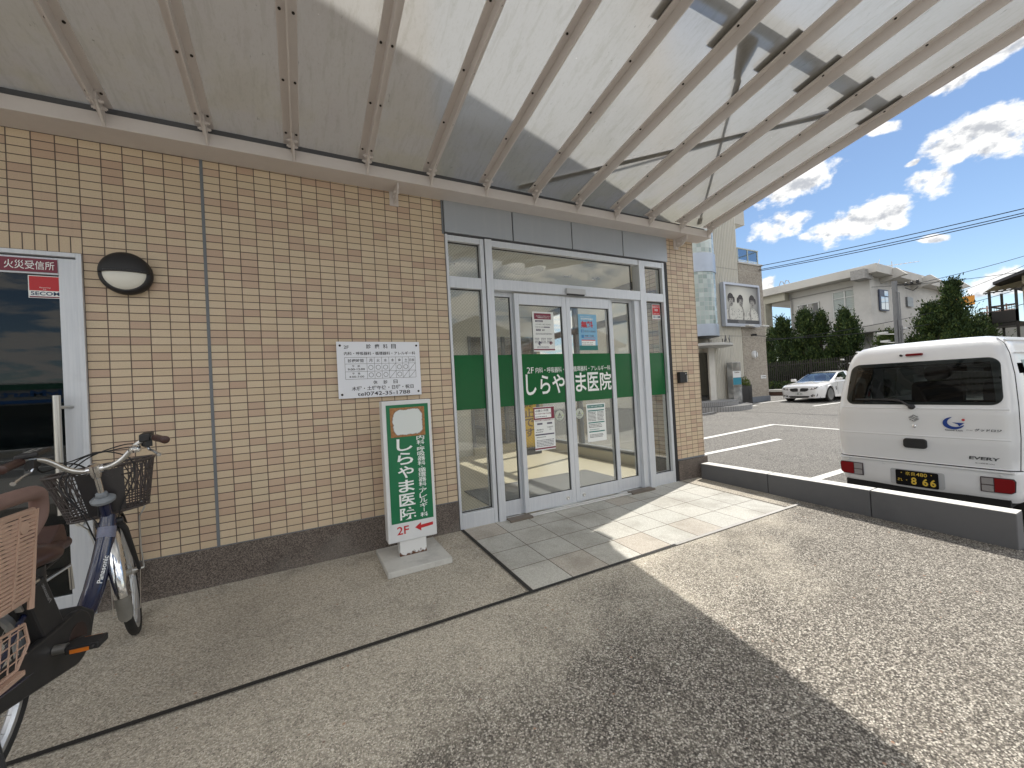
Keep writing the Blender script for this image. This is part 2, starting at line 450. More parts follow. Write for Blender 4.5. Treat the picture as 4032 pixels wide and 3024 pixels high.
# ------------------------------------------------------------------ ground
GA = .0277                                             # the forecourt falls away from the wall
def gz(y): return GA * y
LZ = -.38                                              # the car park lies lower
def lz(y): return LZ + GA * y

def agg_fn(t):
    p0 = t.pos(); x, y, z = t.xyz(p0)
    wob = t.noise(140.0, p0, 2); wob2 = t.noise(150.0, t.vec(y, x, 3.0), 2)
    p = t.vec(x + (wob - .5) * .006, y + (wob2 - .5) * .006, 0.0)
    w = t.noise(1.3, p0, 6, .65)
    # pebbles are washed bare further out in the open, where the rain falls past the roof
    bare = (w * 1.25 - y * .44 + (x - 1.2) * .10).ss(1.18, 1.72)
    va = t.voro(150.0, p, 'Color'); a, b, c = t.xyz(va); da = t.voro(150.0, p); vb = t.voro(330.0, p, 'Color'); e, f, g = t.xyz(vb)
    mixv = (a * .62 + e * .38)
    pe = t.ramp(mixv, [(.08, (.15, .133, .110)), (.30, (.37, .332, .270)), (.52, (.53, .48, .39)), (.74, (.64, .59, .49)), (.95, (.74, .70, .61))])
    pd = t.ramp(mixv, [(.12, (.030, .027, .024)), (.38, (.135, .120, .100)), (.56, (.31, .28, .235)), (.75, (.57, .525, .45)), (.95, (.74, .70, .62))])
    col = t.mix(bare, pe, pd)
    matrix = t.mix(bare, (.34, .305, .25), (.065, .058, .05))
    col = t.mix(da.ss(.34, .60) * .55, col, matrix)
    big = t.voro(42.0, p); bc = t.voro(42.0, p, 'Color'); ba, bb, bcc = t.xyz(bc)
    bigm = ba.gt(.93) * big.lt(.14 + bb * .14)
    col = t.mix(bigm * .85, col, t.ramp(bcc, [(0., (.66, .63, .56)), (.62, (.50, .45, .37)), (.82, (.13, .085, .07)), (1., (.42, .25, .16))]))
    st = t.noise(.8, p0, 5, .6, .4); col = t.mix(st.ss(.50, .74) * .38, col, t.mix(.6, col, (.07, .06, .05)))
    st2 = t.noise(3.4, p0, 5, .65); col = t.mix(st2.ss(.50, .75) * .30, col, (.10, .088, .07))
    h = (1.0 - da) * .8 + bigm * .3
    return dict(base=col, rough=.85, normal=t.bump(h, .6, .004))
M_agg = mat('washed_pebble_concrete', fn=agg_fn, spec=.25)

def pave_fn(t):
    p = t.pos(); x, y, z = t.xyz()
    cx = (x - 1.723) / .3; cy = (y + 1.185) / .3
    fx = (cx.fract() - .5).abs(); fy = (cy.fract() - .5).abs()
    gr = (fx - .489).ss(-.004, .004).max((fy - .489).ss(-.004, .004))
    r = t.white(t.vec(cx.floor(), cy.floor(), 1.0))
    base = t.ramp(r, [(0., (.47, .465, .42)), (.42, (.49, .48, .43)), (.72, (.445, .405, .345)), (.88, (.425, .38, .32)), (1., (.50, .49, .44))], 'CONSTANT')
    v = t.voro(210.0, p, 'Color'); a, b, c = t.xyz(v)
    base = t.mix(a.lt(.30) * .34, base, (.24, .20, .16)); base = t.mix(a.gt(.82) * .3, base, (.70, .69, .64))
    st = t.noise(2.3, p, 5, .62, .3); base = t.mix(st.ss(.44, .68) * .46, base, (.20, .175, .14))
    col = t.mix(gr, base, (.13, .11, .09))
    return dict(base=col, rough=.6 + gr * .3, normal=t.bump((1.0 - gr) + t.noise(240., p, 2) * .12, .3, .002))
M_pave = mat('granite_paving', fn=pave_fn, spec=.35)

def asphalt_fn(t):
    p = t.pos(); v = t.voro(85.0, p, 'Color'); a, b, c = t.xyz(v); dv = t.voro(85.0, p)
    col = t.ramp(a, [(0., (.05, .048, .044)), (.4, (.125, .12, .112)), (.75, (.20, .192, .178)), (1., (.36, .35, .32))])
    n = t.noise(.45, p, 5, .6); col = t.mix(n.ss(.4, .7) * .35, col, (.20, .19, .172)); n2 = t.noise(1.7, p, 4)
    col = t.mix(n2.ss(.55, .75) * .3, col, (.075, .072, .066))
    return dict(base=col, rough=.85, normal=t.bump(1.0 - dv, .6, .006))
M_asph = mat('worn_asphalt', fn=asphalt_fn, spec=.25)
M_line = mat('worn_line_paint', fn=lambda t: dict(base=t.mix(t.noise(26., None, 5, .7).ss(.50, .72) * .75, (.70, .70, .67), (.20, .19, .18)), rough=.7))
M_road = grime('road_asphalt', (.20, .20, .195), .9, 0, .3, 1.)
M_joint = grime('black_joint_filler', (.022, .02, .018), .8, 0, .3, 20.)

def sheet(name, m, x0, x1, y0, y1, zf, dz=0.):
    mb = MB(); n = 1
    mb.quad((x0, y0, zf(y0) + dz), (x1, y0, zf(y0) + dz), (x1, y1, zf(y1) + dz), (x0, y1, zf(y1) + dz))
    return struct(mb.build(name, m))
XW = 4.735                                            # left face of the low wall
# forecourt: solid slab whose edge drops to the car park
mb = MB()
mb.add([(-14, -5.2, gz(-5.2)), (XW + .02, -5.2, gz(-5.2)), (XW + .02, .05, gz(.05)), (-14, .05, gz(.05)),
        (XW + .02, -5.2, gz(-5.2) - .8), (XW + .02, .05, gz(.05) - .8), (-14, -5.2, gz(-5.2) - .8)], [(0, 1, 2, 3), (1, 4, 5, 2), (0, 6, 4, 1)])
struct(mb.build('forecourt', M_agg))
mb = MB()
for (ya, yb) in ((-16, 9.0), (9.0, 60)):
    za, zb = (lz(ya), lz(9)) if ya < 0 else (lz(9), lz(9))
    mb.quad((XW + .01, ya, za), (90, ya, za), (90, yb, zb), (XW + .01, yb, zb))
struct(mb.build('parking_lot', M_asph))
mb = MB(); mb.quad((-60, -5.2, gz(-5.2) - .02), (XW + .01, -5.2, gz(-5.2) - .02), (XW + .01, -16, lz(-16)), (-60, -16, lz(-16)))
struct(mb.build('front_parking_area', mat('pale_concrete_yard', fn=lambda t: dict(base=t.mix(t.noise(1.2, None, 5).ss(.35, .7) * .5, (.50, .48, .44), (.38, .36, .33)), rough=.85))))
mb = MB(); mb.quad((-400, -400, -1.05), (400, -400, -1.05), (400, 400, -1.05), (-400, 400, -1.05)); struct(mb.build('terrain', grime('earth', (.26, .25, .21), .9, 0, .4, .2)))
mb = MB(); mb.quad((-200, -26, lz(-16) - .05), (200, -26, lz(-16) - .05), (200, -16, lz(-16) - .012), (-200, -16, lz(-16) - .012)); struct(mb.build('road', M_road))
sheet('entrance_paving', M_pave, 1.723, 4.423, -1.185, -.0, gz, .004)
mb = MB()
def strip(mb, p, q, w, lift):
    p, q = Vector((*p, 0)), Vector((*q, 0)); n = Vector((-(q - p).y, (q - p).x, 0)).normalized() * w / 2
    pts = [p - n, q - n, q + n, p + n]
    mb.add([(a.x, a.y, gz(a.y) + lift) for a in pts], [(0, 1, 2, 3)])
strip(mb, (-9, -1.185), (2.95, -1.198), .026, .0065); strip(mb, (1.708, -1.19), (1.708, -.0), .026, .0066); strip(mb, (4.432, -1.19), (4.432, -.06), .016, .0066)
strip(mb, (-.62, -.01), (-.78, -1.19), .03, .0063)
struct(mb.build('expansion_joint', M_joint))
mb = MB(); strip(mb, (2.95, -1.198), (4.62, -1.2), .028, .0075)
struct(mb.build('metal_edge_strip', grime('worn_edge_strip', (.34, .33, .31), .5, .3, .5, 9.)))

def line(mb, p, q, w=.13, zf=lz, lift=.006):
    p, q = Vector((*p, 0)), Vector((*q, 0)); n = Vector((-(q - p).y, (q - p).x, 0)).normalized() * w / 2
    mb.add([(a.x, a.y, zf(a.y) + lift) for a in (p - n, q - n, q + n, p + n)], [(0, 1, 2, 3)])
mb = MB()
line(mb, (6.1, 2.0), (10.3, 2.1)); line(mb, (6.2, -.12), (10.9, -.04)); line(mb, (8.0, 3.15), (12.65, 3.58)); line(mb, (12.7, 3.62), (12.95, -6.0)); line(mb, (6.1, -2.9), (10.4, -2.75)); line(mb, (6.1, -5.4), (10.4, -5.4))
for yy in (5.65, 8.15): line(mb, (19.2, yy), (25.5, yy))
line(mb, (13.5, 6.9), (18.6, 7.6), .1)
struct(mb.build('parking_lines', M_line))
mb = MB(); fz = lambda y: gz(-5.2) - .02 + (y + 5.2) * (gz(-5.2) - .02 - lz(-16)) / 10.8
for xx in (-9.5, -7, -4.5, -2, .5, 3.0): line(mb, (xx, -10.2), (xx, -15.2), .13, fz, .008)
line(mb, (-16, -10.15), (4.2, -10.15), .13, fz, .012); line(mb, (-16, -7.2), (4.2, -7.0), .13, fz, .008)
struct(mb.build('front_parking_lines', M_line))
mb = MB()
for k in range(-16, 16): line(mb, (k * 10, -21), (k * 10 + 5, -21), .15, lambda y: lz(-16) - .03, .014)
struct(mb.build('road_centre_line', M_line))

# ------------------------------------------------------------------ the clinic
clinic = thing('clinic_building', 'beige tiled clinic with aluminium entrance doors and brown granite base', 'building', (1.5, 2, 0))
XE, XF, ZH = 1.69, 4.43, 2.86
TOP = 9.6
mb = MB()
mb.box(-9, 0, .254, -1.47, .22, TOP); mb.box(-1.47, 0, 2.154, -.6, .22, TOP); mb.box(-.6, 0, .254, XE, .22, TOP)
mb.box(XF, 0, .254, 4.91, .42, TOP)
mb.box(-9, .22, .254, -8.8, 9, TOP); mb.box(4.69, 3.7, .254, 4.91, 9, TOP); mb.box(-8.8, 8.8, .254, 4.69, 9, TOP)
mb.box(4.69, .42, 2.62, 4.91, 3.7, TOP)
mb.build('wall', M_tile, clinic)
for b_ in ((-9, -.012, -.6, -1.47, .2, .252), (-.6, -.012, -.6, XE - .002, .2, .252), (XF + .004, -.012, -.6, 4.945, .43, .235), (4.69, 3.7, -.6, 4.93, 9, .252)):
    MB().box(*b_).build('granite_base', M_granite, clinic)
for b_ in ((-.009, -.003, .258, .009, .01, 2.95), (-.6, -.006, .243, XE - .002, .006, .257), (XF, -.006, .24, 4.905, .006, .256), (XE - .016, -.008, 2.575, XE - .002, .01, 2.95)):
    MB().box(*b_).build('sealant_joint', M_seal, clinic)
mb = MB(); mb.box(-9, 0.02, TOP, 4.9, 8.98, TOP + .15); mb.build('roof', grime('roof_membrane', (.3, .3, .3), .8), clinic)
# panels over the entrance, and the same cladding carried up the recess
px = [XE, 2.37, 3.057, 3.747, XF + .012]
for a, b in zip(px[:-1], px[1:]):
    mb = MB(); mb.box(a + .006, -.014, 2.592, b - .006, .004, 3.02); mb.build('cladding_panel', M_clad, clinic, bevel=.002)
mb = MB(); mb.box(XE, .004, 2.58, XF, .05, 3.4); mb.build('panel_backing', M_aludark, clinic)
mb = MB(); mb.box(XE + .002, .012, 3.4, XF - .002, .2, TOP); mb.box(XE + .002, .05, 2.66, XF - .002, .2, 3.4); mb.build('upper_cladding', M_clad, clinic)
# vestibule
mb = MB(); mb.box(1.5, .16, -.3, 4.9, 3.72, .0); mb.build('vestibule_floor', M_vfloor, clinic)
mb = MB()
cx_, cy_, cr = 2.98, .80, .205
ring = [(cx_ + cr * cos(2 * pi * k / 32), cy_ + cr * sin(2 * pi * k / 32)) for k in range(32)]
sq = []
for k in range(32):
    a = 2 * pi * k / 32; m_ = max(abs(cos(a)), abs(sin(a))); sq.append((cx_ + .4 * cos(a) / m_, cy_ + .4 * sin(a) / m_))
mb.add([(x, y, 2.6) for x, y in ring] + [(x, y, 2.6) for x, y in sq], [(k, (k + 1) % 32, 32 + (k + 1) % 32, 32 + k) for k in range(32)])
for (x0, y0, x1, y1) in ((1.5, .12, 2.58, 3.72), (3.38, .12, 4.9, 3.72), (2.58, .12, 3.38, .4), (2.58, 1.2, 3.38, 3.72)):
    mb.quad((x0, y0, 2.6), (x1, y0, 2.6), (x1, y1, 2.6), (x0, y1, 2.6))
mb.add([(x, y, 2.6) for x, y in ring] + [(x, y, 2.68) for x, y in ring], [(k, (k + 1) % 32, 32 + (k + 1) % 32, 32 + k) for k in range(32)])
mb.add([(x, y, 2.68) for x, y in ring], [tuple(range(32))])
mb.build('ceiling', M_plaster, clinic)
for (x, y) in ((3.62, .86), (4.07, .84), (2.04, .84), (2.3, 2.2), (3.4, 2.3)):
    mb = MB(); mb.lathe((x, y, 2.602), (0, 0, -1), [(.055, 0), (.055, .006), (.04, .008), (.036, -.001)], 16); mb.build('downlight', M_chrome, clinic)
mb = MB(); mb.box(1.5, .14, 0, 1.66, 3.72, 2.6); mb.box(1.66, 3.62, 0, 3.3, 3.72, 2.6); mb.box(3.3, 3.62, 2.2, 4.7, 3.72, 2.6); mb.build('vestibule_wall', M_plaster, clinic)
mb = MB(); mb.box(4.66, .42, -.02, 4.86, 3.7, .15); mb.box(3.3, 3.55, -.02, 4.66, 3.7, .15); mb.build('vestibule_kerb', M_kerb, clinic, bevel=.01)
fr = MB(); gm = grime('dark_grey_window_frame', (.16, .165, .17), .45, .3, .15)
for y in (.44, 2.2, 3.62): fr.box(4.70, y, .15, 4.78, y + .07, 2.6)
for z0, z1 in ((.15, .2), (2.07, 2.17), (2.50, 2.6)): fr.box(4.705, .51, z0, 4.775, 2.2, z1); fr.box(4.705, 2.27, z0, 4.775, 3.62, z1)
for x in (3.3, 4.0): fr.box(x, 3.60, .15, x + .06, 3.66, 2.2)
fr = fr.build('side_window_frame', gm, clinic)
mb = MB(); mb.box(4.735, .51, .2, 4.741, 3.62, 2.5); mb.box(3.36, 3.625, .15, 4.7, 3.631, 2.2); mb.build('side_window_glass', G_wired, fr)

# ------------------------------------------------------------------ entrance screen
ent = MB(); Y0 = -.012
def fb(x0, x1, z0, z1, y0=Y0, y1=.09): ent.box(x0, y0, z0, x1, y1, z1)
# left side light, mullions, right side light
fb(1.695, 1.718, .0, 2.575); fb(2.02, 2.058, .0, 2.57); fb(1.718, 2.02, 2.52, 2.57, Y0 + .002, .088); fb(1.718, 2.02, 2.108, 2.21, Y0 + .002, .088); fb(1.718, 2.02, .0, .135, Y0 + .002, .088)
fb(2.066, 2.135, -.005, 2.572, Y0 - .012); fb(3.96, 4.045, -.01, 2.565, Y0 - .012)
fb(2.135, 3.96, 2.512, 2.57); fb(2.135, 3.96, 2.112, 2.212, Y0 - .01, .13); fb(3.882, 3.96, .0, 2.112, .0, .13)
fb(4.335, 4.372, .0, 2.575); fb(4.045, 4.335, 2.51, 2.572, Y0 + .002, .088); fb(4.045, 4.335, 2.112, 2.205, Y0 + .002, .088); fb(4.045, 4.335, .0, .132, Y0 + .002, .088)
ent_o = ent.build('entrance_frame', M_alu, clinic, bevel=.003)
mb = MB(); mb.box(2.058, -.004, .0, 2.066, .08, 2.57); mb.box(4.372, -.006, .0, 4.428, .1, 2.578)
for (x0, x1, z0, z1) in ((1.718, 2.02, .135, 2.108), (1.718, 2.02, 2.21, 2.52), (2.135, 3.88, 2.212, 2.512), (4.045, 4.335, .132, 2.112), (4.045, 4.335, 2.205, 2.51)):
    for a in ((x0, x0 + .006, z0, z1), (x1 - .006, x1, z0, z1), (x0 + .006, x1 - .006, z0, z0 + .006), (x0 + .006, x1 - .006, z1 - .006, z1)): mb.box(a[0], .028, a[2], a[1], .042, a[3])
mb.build('gasket', M_rubber, ent_o)
mb = MB()
for (x0, x1, z0, z1) in ((1.718, 2.02, .135, 2.108), (1.718, 2.02, 2.21, 2.52), (2.135, 3.88, 2.212, 2.512), (4.045, 4.335, .132, 2.112), (4.045, 4.335, 2.205, 2.51)):
    MB().box(x0, .033, z0, x1, .039, z1).build('fixed_glass', G_wired, ent_o)
GB0, GB1 = 1.033, 1.52
MB().box(1.724, .0305, GB0, 2.014, .0325, GB1).build('green_band', M_green, ent_o); MB().box(4.051, .0305, GB0, 4.329, .0325, GB1).build('green_band', M_green, ent_o)
mb = MB(); mb.box(2.93, -.055, 2.118, 3.165, -.022, 2.175); sn = mb.build('door_sensor', mat('sensor_grey', (.5, .51, .52), .35), clinic, bevel=.006)
mb = MB(); mb.box(2.94, -.050, 2.108, 3.15, -.026, 2.1185); mb.build('sensor_lens', M_rubber, sn)
# fixed leaves beside the sliding pair
def sash(name, x0, x1, y, sl_, sr_, z0, zb, zt, ztop, band=True, knob=None):
    fm = MB()
    fm.box(x0, y, z0, x0 + sl_, y + .045, ztop); fm.box(x1 - sr_, y, z0, x1, y + .045, ztop)
    fm.box(x0 + sl_, y + .001, z0, x1 - sr_, y + .044, zb); fm.box(x0 + sl_, y + .001, zt, x1 - sr_, y + .044, ztop)
    ob = fm.build(name, M_alu, clinic, bevel=.003)
    a, b = x0 + sl_, x1 - sr_
    g = MB(); g.box(a, y + .018, zb, b, y + .024, zt); g.build('glass', G_wired, ob)
    k = MB()
    for q in ((a, a + .006, zb, zt), (b - .006, b, zb, zt), (a + .006, b - .006, zb, zb + .005), (a + .006, b - .006, zt - .005, zt)): k.box(q[0], y + .014, q[2], q[1], y + .028, q[3])
    k.build('gasket', M_rubber, ob)
    if band:
        g = MB(); g.box(a + .006, y + .0145, GB0, b - .006, y + .0165, GB1); g.build('green_band', M_green, ob)
    if knob:
        g = MB(); g.lathe((knob, y, z0 + .06), (0, -1, 0), [(.019, -.002), (.019, .004), (.012, .006), (.006, .003)], 16); g.build('lock', M_steel, ob)
    return ob
sash('fixed_leaf', 2.135, 2.36, .048, .006, .028, .012, .15, 2.07, 2.112)
sash('fixed_leaf', 3.525, 3.882, .048, .07, .03, .012, .14, 2.09, 2.112)
dl = sash('sliding_door', 2.352, 2.942, .0, .046, .05, .02, .152, 1.995, 2.10, True, 2.84)
dr = sash('sliding_door', 2.944, 3.526, .0, .05, .024, .02, .152, 1.998, 2.10, True, 3.04)
mb = MB(); mb.box(2.9405, .01, .02, 2.9455, .04, 2.1); mb.build('door_seal', M_rubber, dl)
# white words on the green band
UX, UZ = (1, 0, 0), (0, 0, 1)
YL = .0125
mb = MB(); text(mb, '2F', (2.455, YL, 1.335), UX, UZ, .075, .058); text(mb, '内科・呼吸器科・', (2.55, YL, 1.335), UX, UZ, .335, .055, .004)
for c, x, w, h, z in (('し', 2.435, .115, .20, 1.125), ('ら', 2.595, .115, .185, 1.128), ('や', 2.735, .15, .19, 1.128)): text(mb, c, (x, YL, z), UX, UZ, w, h, .016)
mb.build('lettering', M_white, dl)
mb = MB(); text(mb, '循環器科・アレルギー科', (3.0, YL, 1.338), UX, UZ, .49, .055, .004)
for c, x, w in (('ま', 3.02, .135), ('医', 3.175, .145), ('院', 3.34, .155)): text(mb, c, (x, YL, 1.128), UX, UZ, w, .195, .014)
mb.build('lettering', M_white, dr)
# threshold
mb = MB(); mb.box(2.135, -.085, -.02, 3.88, .16, .008); mb.box(2.3, -.09, .008, 3.6, -.06, .016); mb.box(2.3, -.035, .008, 3.6, -.02, .016); mb.box(2.3, .05, .008, 3.6, .075, .014)
mb.build('threshold', M_steel, clinic, bevel=.002)
for x0, x1 in ((2.137, 2.37), (3.60, 3.93)):
    mb = MB(); mb.box(x0, -.105, -.02, x1, -.014, .020); mb.build('threshold_cover', grime('brown_cover', (.18, .15, .12), .6, .2, .3), clinic)

# side door at the left
dm = mat('door_glass_dark', fn=lambda t: dict(base=(.012, .015, .017), rough=.02), spec=.9, coat=1.0)
mb = MB(); mb.box(-1.47, -.02, .0, -1.445, .1, 2.15); mb.box(-.626, -.02, .0, -.6, .1, 2.15); mb.box(-1.445, -.02, 2.125, -.626, .1, 2.15)
df_ = mb.build('side_door_frame', M_alu, clinic, bevel=.002)
mb = MB(); mb.box(-1.443, .0, .008, -1.36, .045, 2.118); mb.box(-.708, .0, .008, -.6275, .045, 2.118); mb.box(-1.36, .001, 2.018, -.708, .044, 2.118); mb.box(-1.36, .001, .008, -.708, .044, .135)
sdoor = mb.build('side_door', M_alu, clinic, bevel=.002)
mb = MB(); mb.box(-1.36, .012, .135, -.708, .02, 2.018); mb.build('glass', G_dark, sdoor); MB().box(-1.36, .026, .135, -.708, .03, 2.018).build('grey_film', mat('grey_film', (.30, .33, .34), .7), sdoor)
mb = MB(); mb.tube([(-.712, -.07, .62), (-.712, -.07, 1.305)], .017, 12)
for z in (.72, 1.235): mb.cyl((-.712, -.07, z), (-.672, -.0, z), .009, 8)
mb.build('handle', M_steel, sdoor)
mb = MB(); mb.lathe((-.662, .0, .55), (0, -1, 0), [(.024, -.002), (.024, .006), (.02, .012), (.008, .012), (.007, .008)], 18); mb.build('lock', M_steel, sdoor)
mb = MB(); mb.box(-1.44, .1, .0, -.63, 3.0, .01); mb.box(-1.6, .22, 0, -1.45, 3.0, 2.6); mb.box(-.6, .22, 0, -.5, 3.0, 2.6); mb.box(-1.6, 3.0, 0, -.5, 3.1, 2.6); mb.box(-1.6, .22, 2.6, -.5, 3.1, 2.7); mb.build('corridor', M_dark, clinic)

# ------------------------------------------------------------------ canopy
can = thing('entrance_canopy', 'sloping canopy of frosted sheets on pale steel ribs over the entrance', 'canopy', (2, 0, 2.86))
bz = lambda x: 2.853 + .0047 * (x + .9)
MS = .187; CZ = lambda y, x=2.: 3.005 + MS * (-y - .2) + .004 * (x - 2)
NR = 16; RX = [-.427 - .4874 * 4 + .4874 * k for k in range(NR)]; RX[-1] = 4.925
YO = -3.25
mb = MB(); x0, x1 = -5, 5.0
za, zb_ = bz(x0), bz(x1)
mb.add([(x0, 0, za), (x1, 0, zb_), (x1, -.2, zb_), (x0, -.2, za), (x0, 0, za + .083), (x1, 0, zb_ + .083), (x1, -.2, zb_ + .083), (x0, -.2, za + .083)],
       [(3, 2, 1, 0), (4, 5, 6, 7), (0, 1, 5, 4), (2, 3, 7, 6), (1, 2, 6, 5), (3, 0, 4, 7)])
mb.build('beam', M_paint, can, bevel=.004)
mb = MB(); mb.box(-5, -.165, 2.93, 4.93, -.150, 2.994); mb.build('gap_shade_strip', M_aludark, can)  # dark strip added to stand for the shade in the gap above the beam
for k, x in enumerate(RX):
    dirv = Vector((0, -1, MS)).normalized(); nrm = Vector((0, MS, 1)).normalized()
    p0 = Vector((x, -.185, CZ(-.185, x) - .012)); p1 = Vector((x, YO, CZ(YO, x) - .012))
    mb = MB(); mb.bar(p0, p1, .096, .008, (0, 0, 1))
    q0, q1 = p0 - nrm * .041, p1 - nrm * .041; mb.bar(q0 + dirv * .02, q1, .009, .074, (0, 0, 1))
    rib = mb.build('rib', M_paint, can)
    for j in range(8):
        yy = -.29 - j * .40; c = Vector((x, yy, CZ(yy, x) - .012)) - nrm * .0045
        for s_ in (-1, 1): MB().cyl(c + Vector((.031 * s_, 0, 0)), c + Vector((.031 * s_, 0, 0)) - nrm * .004, .0075, 8).build('screw', M_screw, rib)
    # gusset plate with two bolts holding the rib to the beam
    b = bz(x); w_ = .012
    poly = [(-.2, b + .002), (-.2, b + .083), (-.215, CZ(-.2, x) - .03), (-.315, CZ(-.315, x) - .026), (-.315, CZ(-.315, x) - .075)]
    mb = MB(); mb.prism(poly, (x + .0048, 0, 0), (0, 1, 0), (0, 0, 1), (w_, 0, 0))
    g_ = mb.build('gusset_plate', M_paint, rib)
    for yy in (-.237, -.288):
        mb = MB(); z_ = CZ(yy, x) - .062; mb.cyl((x - .022, yy, z_), (x + .034, yy, z_), .0105, 6); mb.cyl((x - .03, yy, z_), (x + .04, yy, z_), .006, 8); mb.build('bolt', M_paint, rib)
edges = [RX[0] - .49] + RX
for a, b in zip(edges[:-1], edges[1:]):
    mb = MB(); y0, y1 = -.148, YO - .05; a_, b_ = a + .002, b + (.05 if b == RX[-1] else -.002)
    mb.quad((a_, y1, CZ(y1, a_)), (b_, y1, CZ(y1, b_)), (b_, y0, CZ(y0, b_)), (a_, y0, CZ(y0, a_)))
    mb.build('roof_sheet', M_canopy, can)
YP = -1.875; zp = lambda x: CZ(YP, x) + .085
mb = MB(); mb.cyl((-5, YP, zp(-5)), (4.99, YP, zp(4.99)), .052, 20); mb.build('support_pipe', M_paint2, can)
for x in RX:
    mb = MB(); mb.bar((x - .035, YP + .155, CZ(YP + .155, x) + .012), (x - .035, YP - .135, CZ(YP - .135, x) + .012), .10, .016); mb.build('saddle_plate', M_paint, can)
def brace(xa, ya, xb, yb, lift, name, w=.011):
    A = Vector((xa, ya, CZ(ya, xa) + lift)); B = Vector((xb, yb, CZ(yb, xb) + lift)); d_ = (B - A).normalized()
    mb = MB(); mb.tube([A + d_ * .12, A + d_ * .3, A + d_ * .32, A + d_ * .5, A + d_ * .52, B], [.012, .012, .022, .022, w, w], 10); mb.bar(B - d_ * .14, B, .045, .012)
    mb.build(name, M_paint, can)
    mb = MB(); n = Vector((-d_.y, d_.x, 0)) * .09
    mb.prism([(-.10, 0), (.10, 0), (.028, .30), (-.028, .30)], A, Vector((1, 0, 0)), Vector((d_.x * .9, d_.y, d_.z)).normalized(), (0, 0, .012)); mb.build('bracket', M_paint, can)
brace(3.15, YP + .03, 4.80, -.2, .022, 'brace_rod')
A_, B_ = Vector((4.68, YP + .03, CZ(YP + .03, 4.68) + .010)), Vector((2.35, -.2, CZ(-.2, 2.35) + .010))
MB().bar(A_, B_, .055, .008).build('brace_bar', M_paint, can)
# hangers that carry the pipe from the wall above
for x in (4.70, 1.3, -2.1):
    mb = MB(); mb.cyl((x, YP, zp(x)), (x, .0, 5.25), .017, 10); mb.build('hanger_rod', M_paint, can)
for x in (1.27, 4.60, -2.1):
    mb = MB(); b = bz(x); poly = [(-.001, b - .105), (-.001, b + .0), (-.17, b + .0), (-.17, b - .045), (-.10, b - .095)]
    mb.prism(poly, (x, 0, 0), (0, 1, 0), (0, 0, 1), (.012, 0, 0)); mb.box(x - .03, -.012, b - .115, x + .04, 0, b)
    wp = mb.build('wall_bracket', M_paint, can)
    mb = MB()
    for yy, z_ in ((-.05, b - .055), (-.105, b - .045)): mb.lathe((x + .012, yy, z_), (1, 0, 0), [(.016, 0), (.015, .008), (.009, .014)], 10); mb.lathe((x, yy, z_), (-1, 0, 0), [(.016, 0), (.015, .008), (.009, .014)], 10)
    mb.build('bolt', M_paint, wp)

# ------------------------------------------------------------------ low wall by the car park
lw = thing('low_block_wall', 'low dark grey rendered wall between forecourt and car park', 'wall', (4.8, -1.2, 0))
M_render = grime('grey_render', (.125, .125, .13), .75, 0, .3, 2.5, .08)  # grey darkened to put the shade of the wall's face into its colour
M_rtop = grime('pale_worn_coping', (.66, .65, .61), .7, 0, .35, 8.)
ys = [-.07, -.848, -1.694, -2.485]
for a, b in zip(ys[:-1], ys[1:]):
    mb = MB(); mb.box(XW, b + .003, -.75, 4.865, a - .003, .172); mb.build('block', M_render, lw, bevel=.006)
mb = MB()
for a, b in zip(ys[:-1], ys[1:]): mb.box(XW + .003, b + .006, .1725, 4.862, a - .006, .1765)
mb.build('coping', M_rtop, lw)
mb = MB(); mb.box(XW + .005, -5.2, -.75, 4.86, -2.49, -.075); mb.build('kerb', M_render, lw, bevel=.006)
# ------------------------------------------------------------------ things on and by the wall
M_black = grime('black_coated_metal', (.016, .015, .016), .45, 0, .3)
M_ink = mat('black_ink', (.02, .02, .024), .5)
M_red = mat('red_print', (.52, .022, .028), .45)
M_maroon = mat('maroon_print', (.20, .025, .05), .45)
M_paper = grime('white_paper', (.76, .78, .76), .6, 0, .08)
M_signw = grime('white_enamel', (.70, .71, .71), .35, 0, .12)

lamp = thing('wall_lamp', 'round black bulkhead lamp with half hooded opal glass on the tiles', 'lamp', (-.395, 0, 2.04))
mb = MB(); mb.lathe((-.395, 0, 2.04), (0, -1, 0), [(.122, 0), (.128, .02), (.128, .048), (.118, .062), (.112, .066)], 40); mb.build('housing', M_black, lamp)
mb = MB(); rings = []
for i in range(9):
    a = pi / 2 * i / 8; rings.append([Vector((-.395 + .124 * cos(a) * cos(pi * k / 24), -.058 - .062 * sin(a) * .95, 2.04 + .006 + .122 * cos(a) * sin(pi * k / 24))) for k in range(25)])
mb.loft(rings, close=False, cap=False)
mb.loft([[Vector((-.395 + .124 * cos(pi * k / 24), -.056, 2.046 + .122 * sin(pi * k / 24))) for k in range(25)], [Vector((-.395 + .124 * cos(pi * k / 24), -.06, 2.046 + .122 * sin(pi * k / 24))) for k in range(25)]], close=False, cap=False)
rg_ = [(-.395 + .124 * cos(a), -.056 - .062 * .95 * sin(a)) for a in [pi * k / 24 for k in range(25)]]
mb.prism(rg_, (0, 0, 2.038), (1, 0, 0), (0, 1, 0), (0, 0, .008))
# hood lip follows the dome
mb.build('hood', M_black, lamp)
mb = MB(); rings = []
for i in range(9):
    a = pi / 2 * i / 8; rings.append([Vector((-.395 + .108 * cos(a) * cos(2 * pi * k / 36), -.052 - .052 * sin(a), 2.04 + .108 * cos(a) * sin(2 * pi * k / 36))) for k in range(36)])
mb.loft(rings, cap=False); mb.build('opal_glass', mat('opal_glass', (.78, .77, .70), .25), lamp)

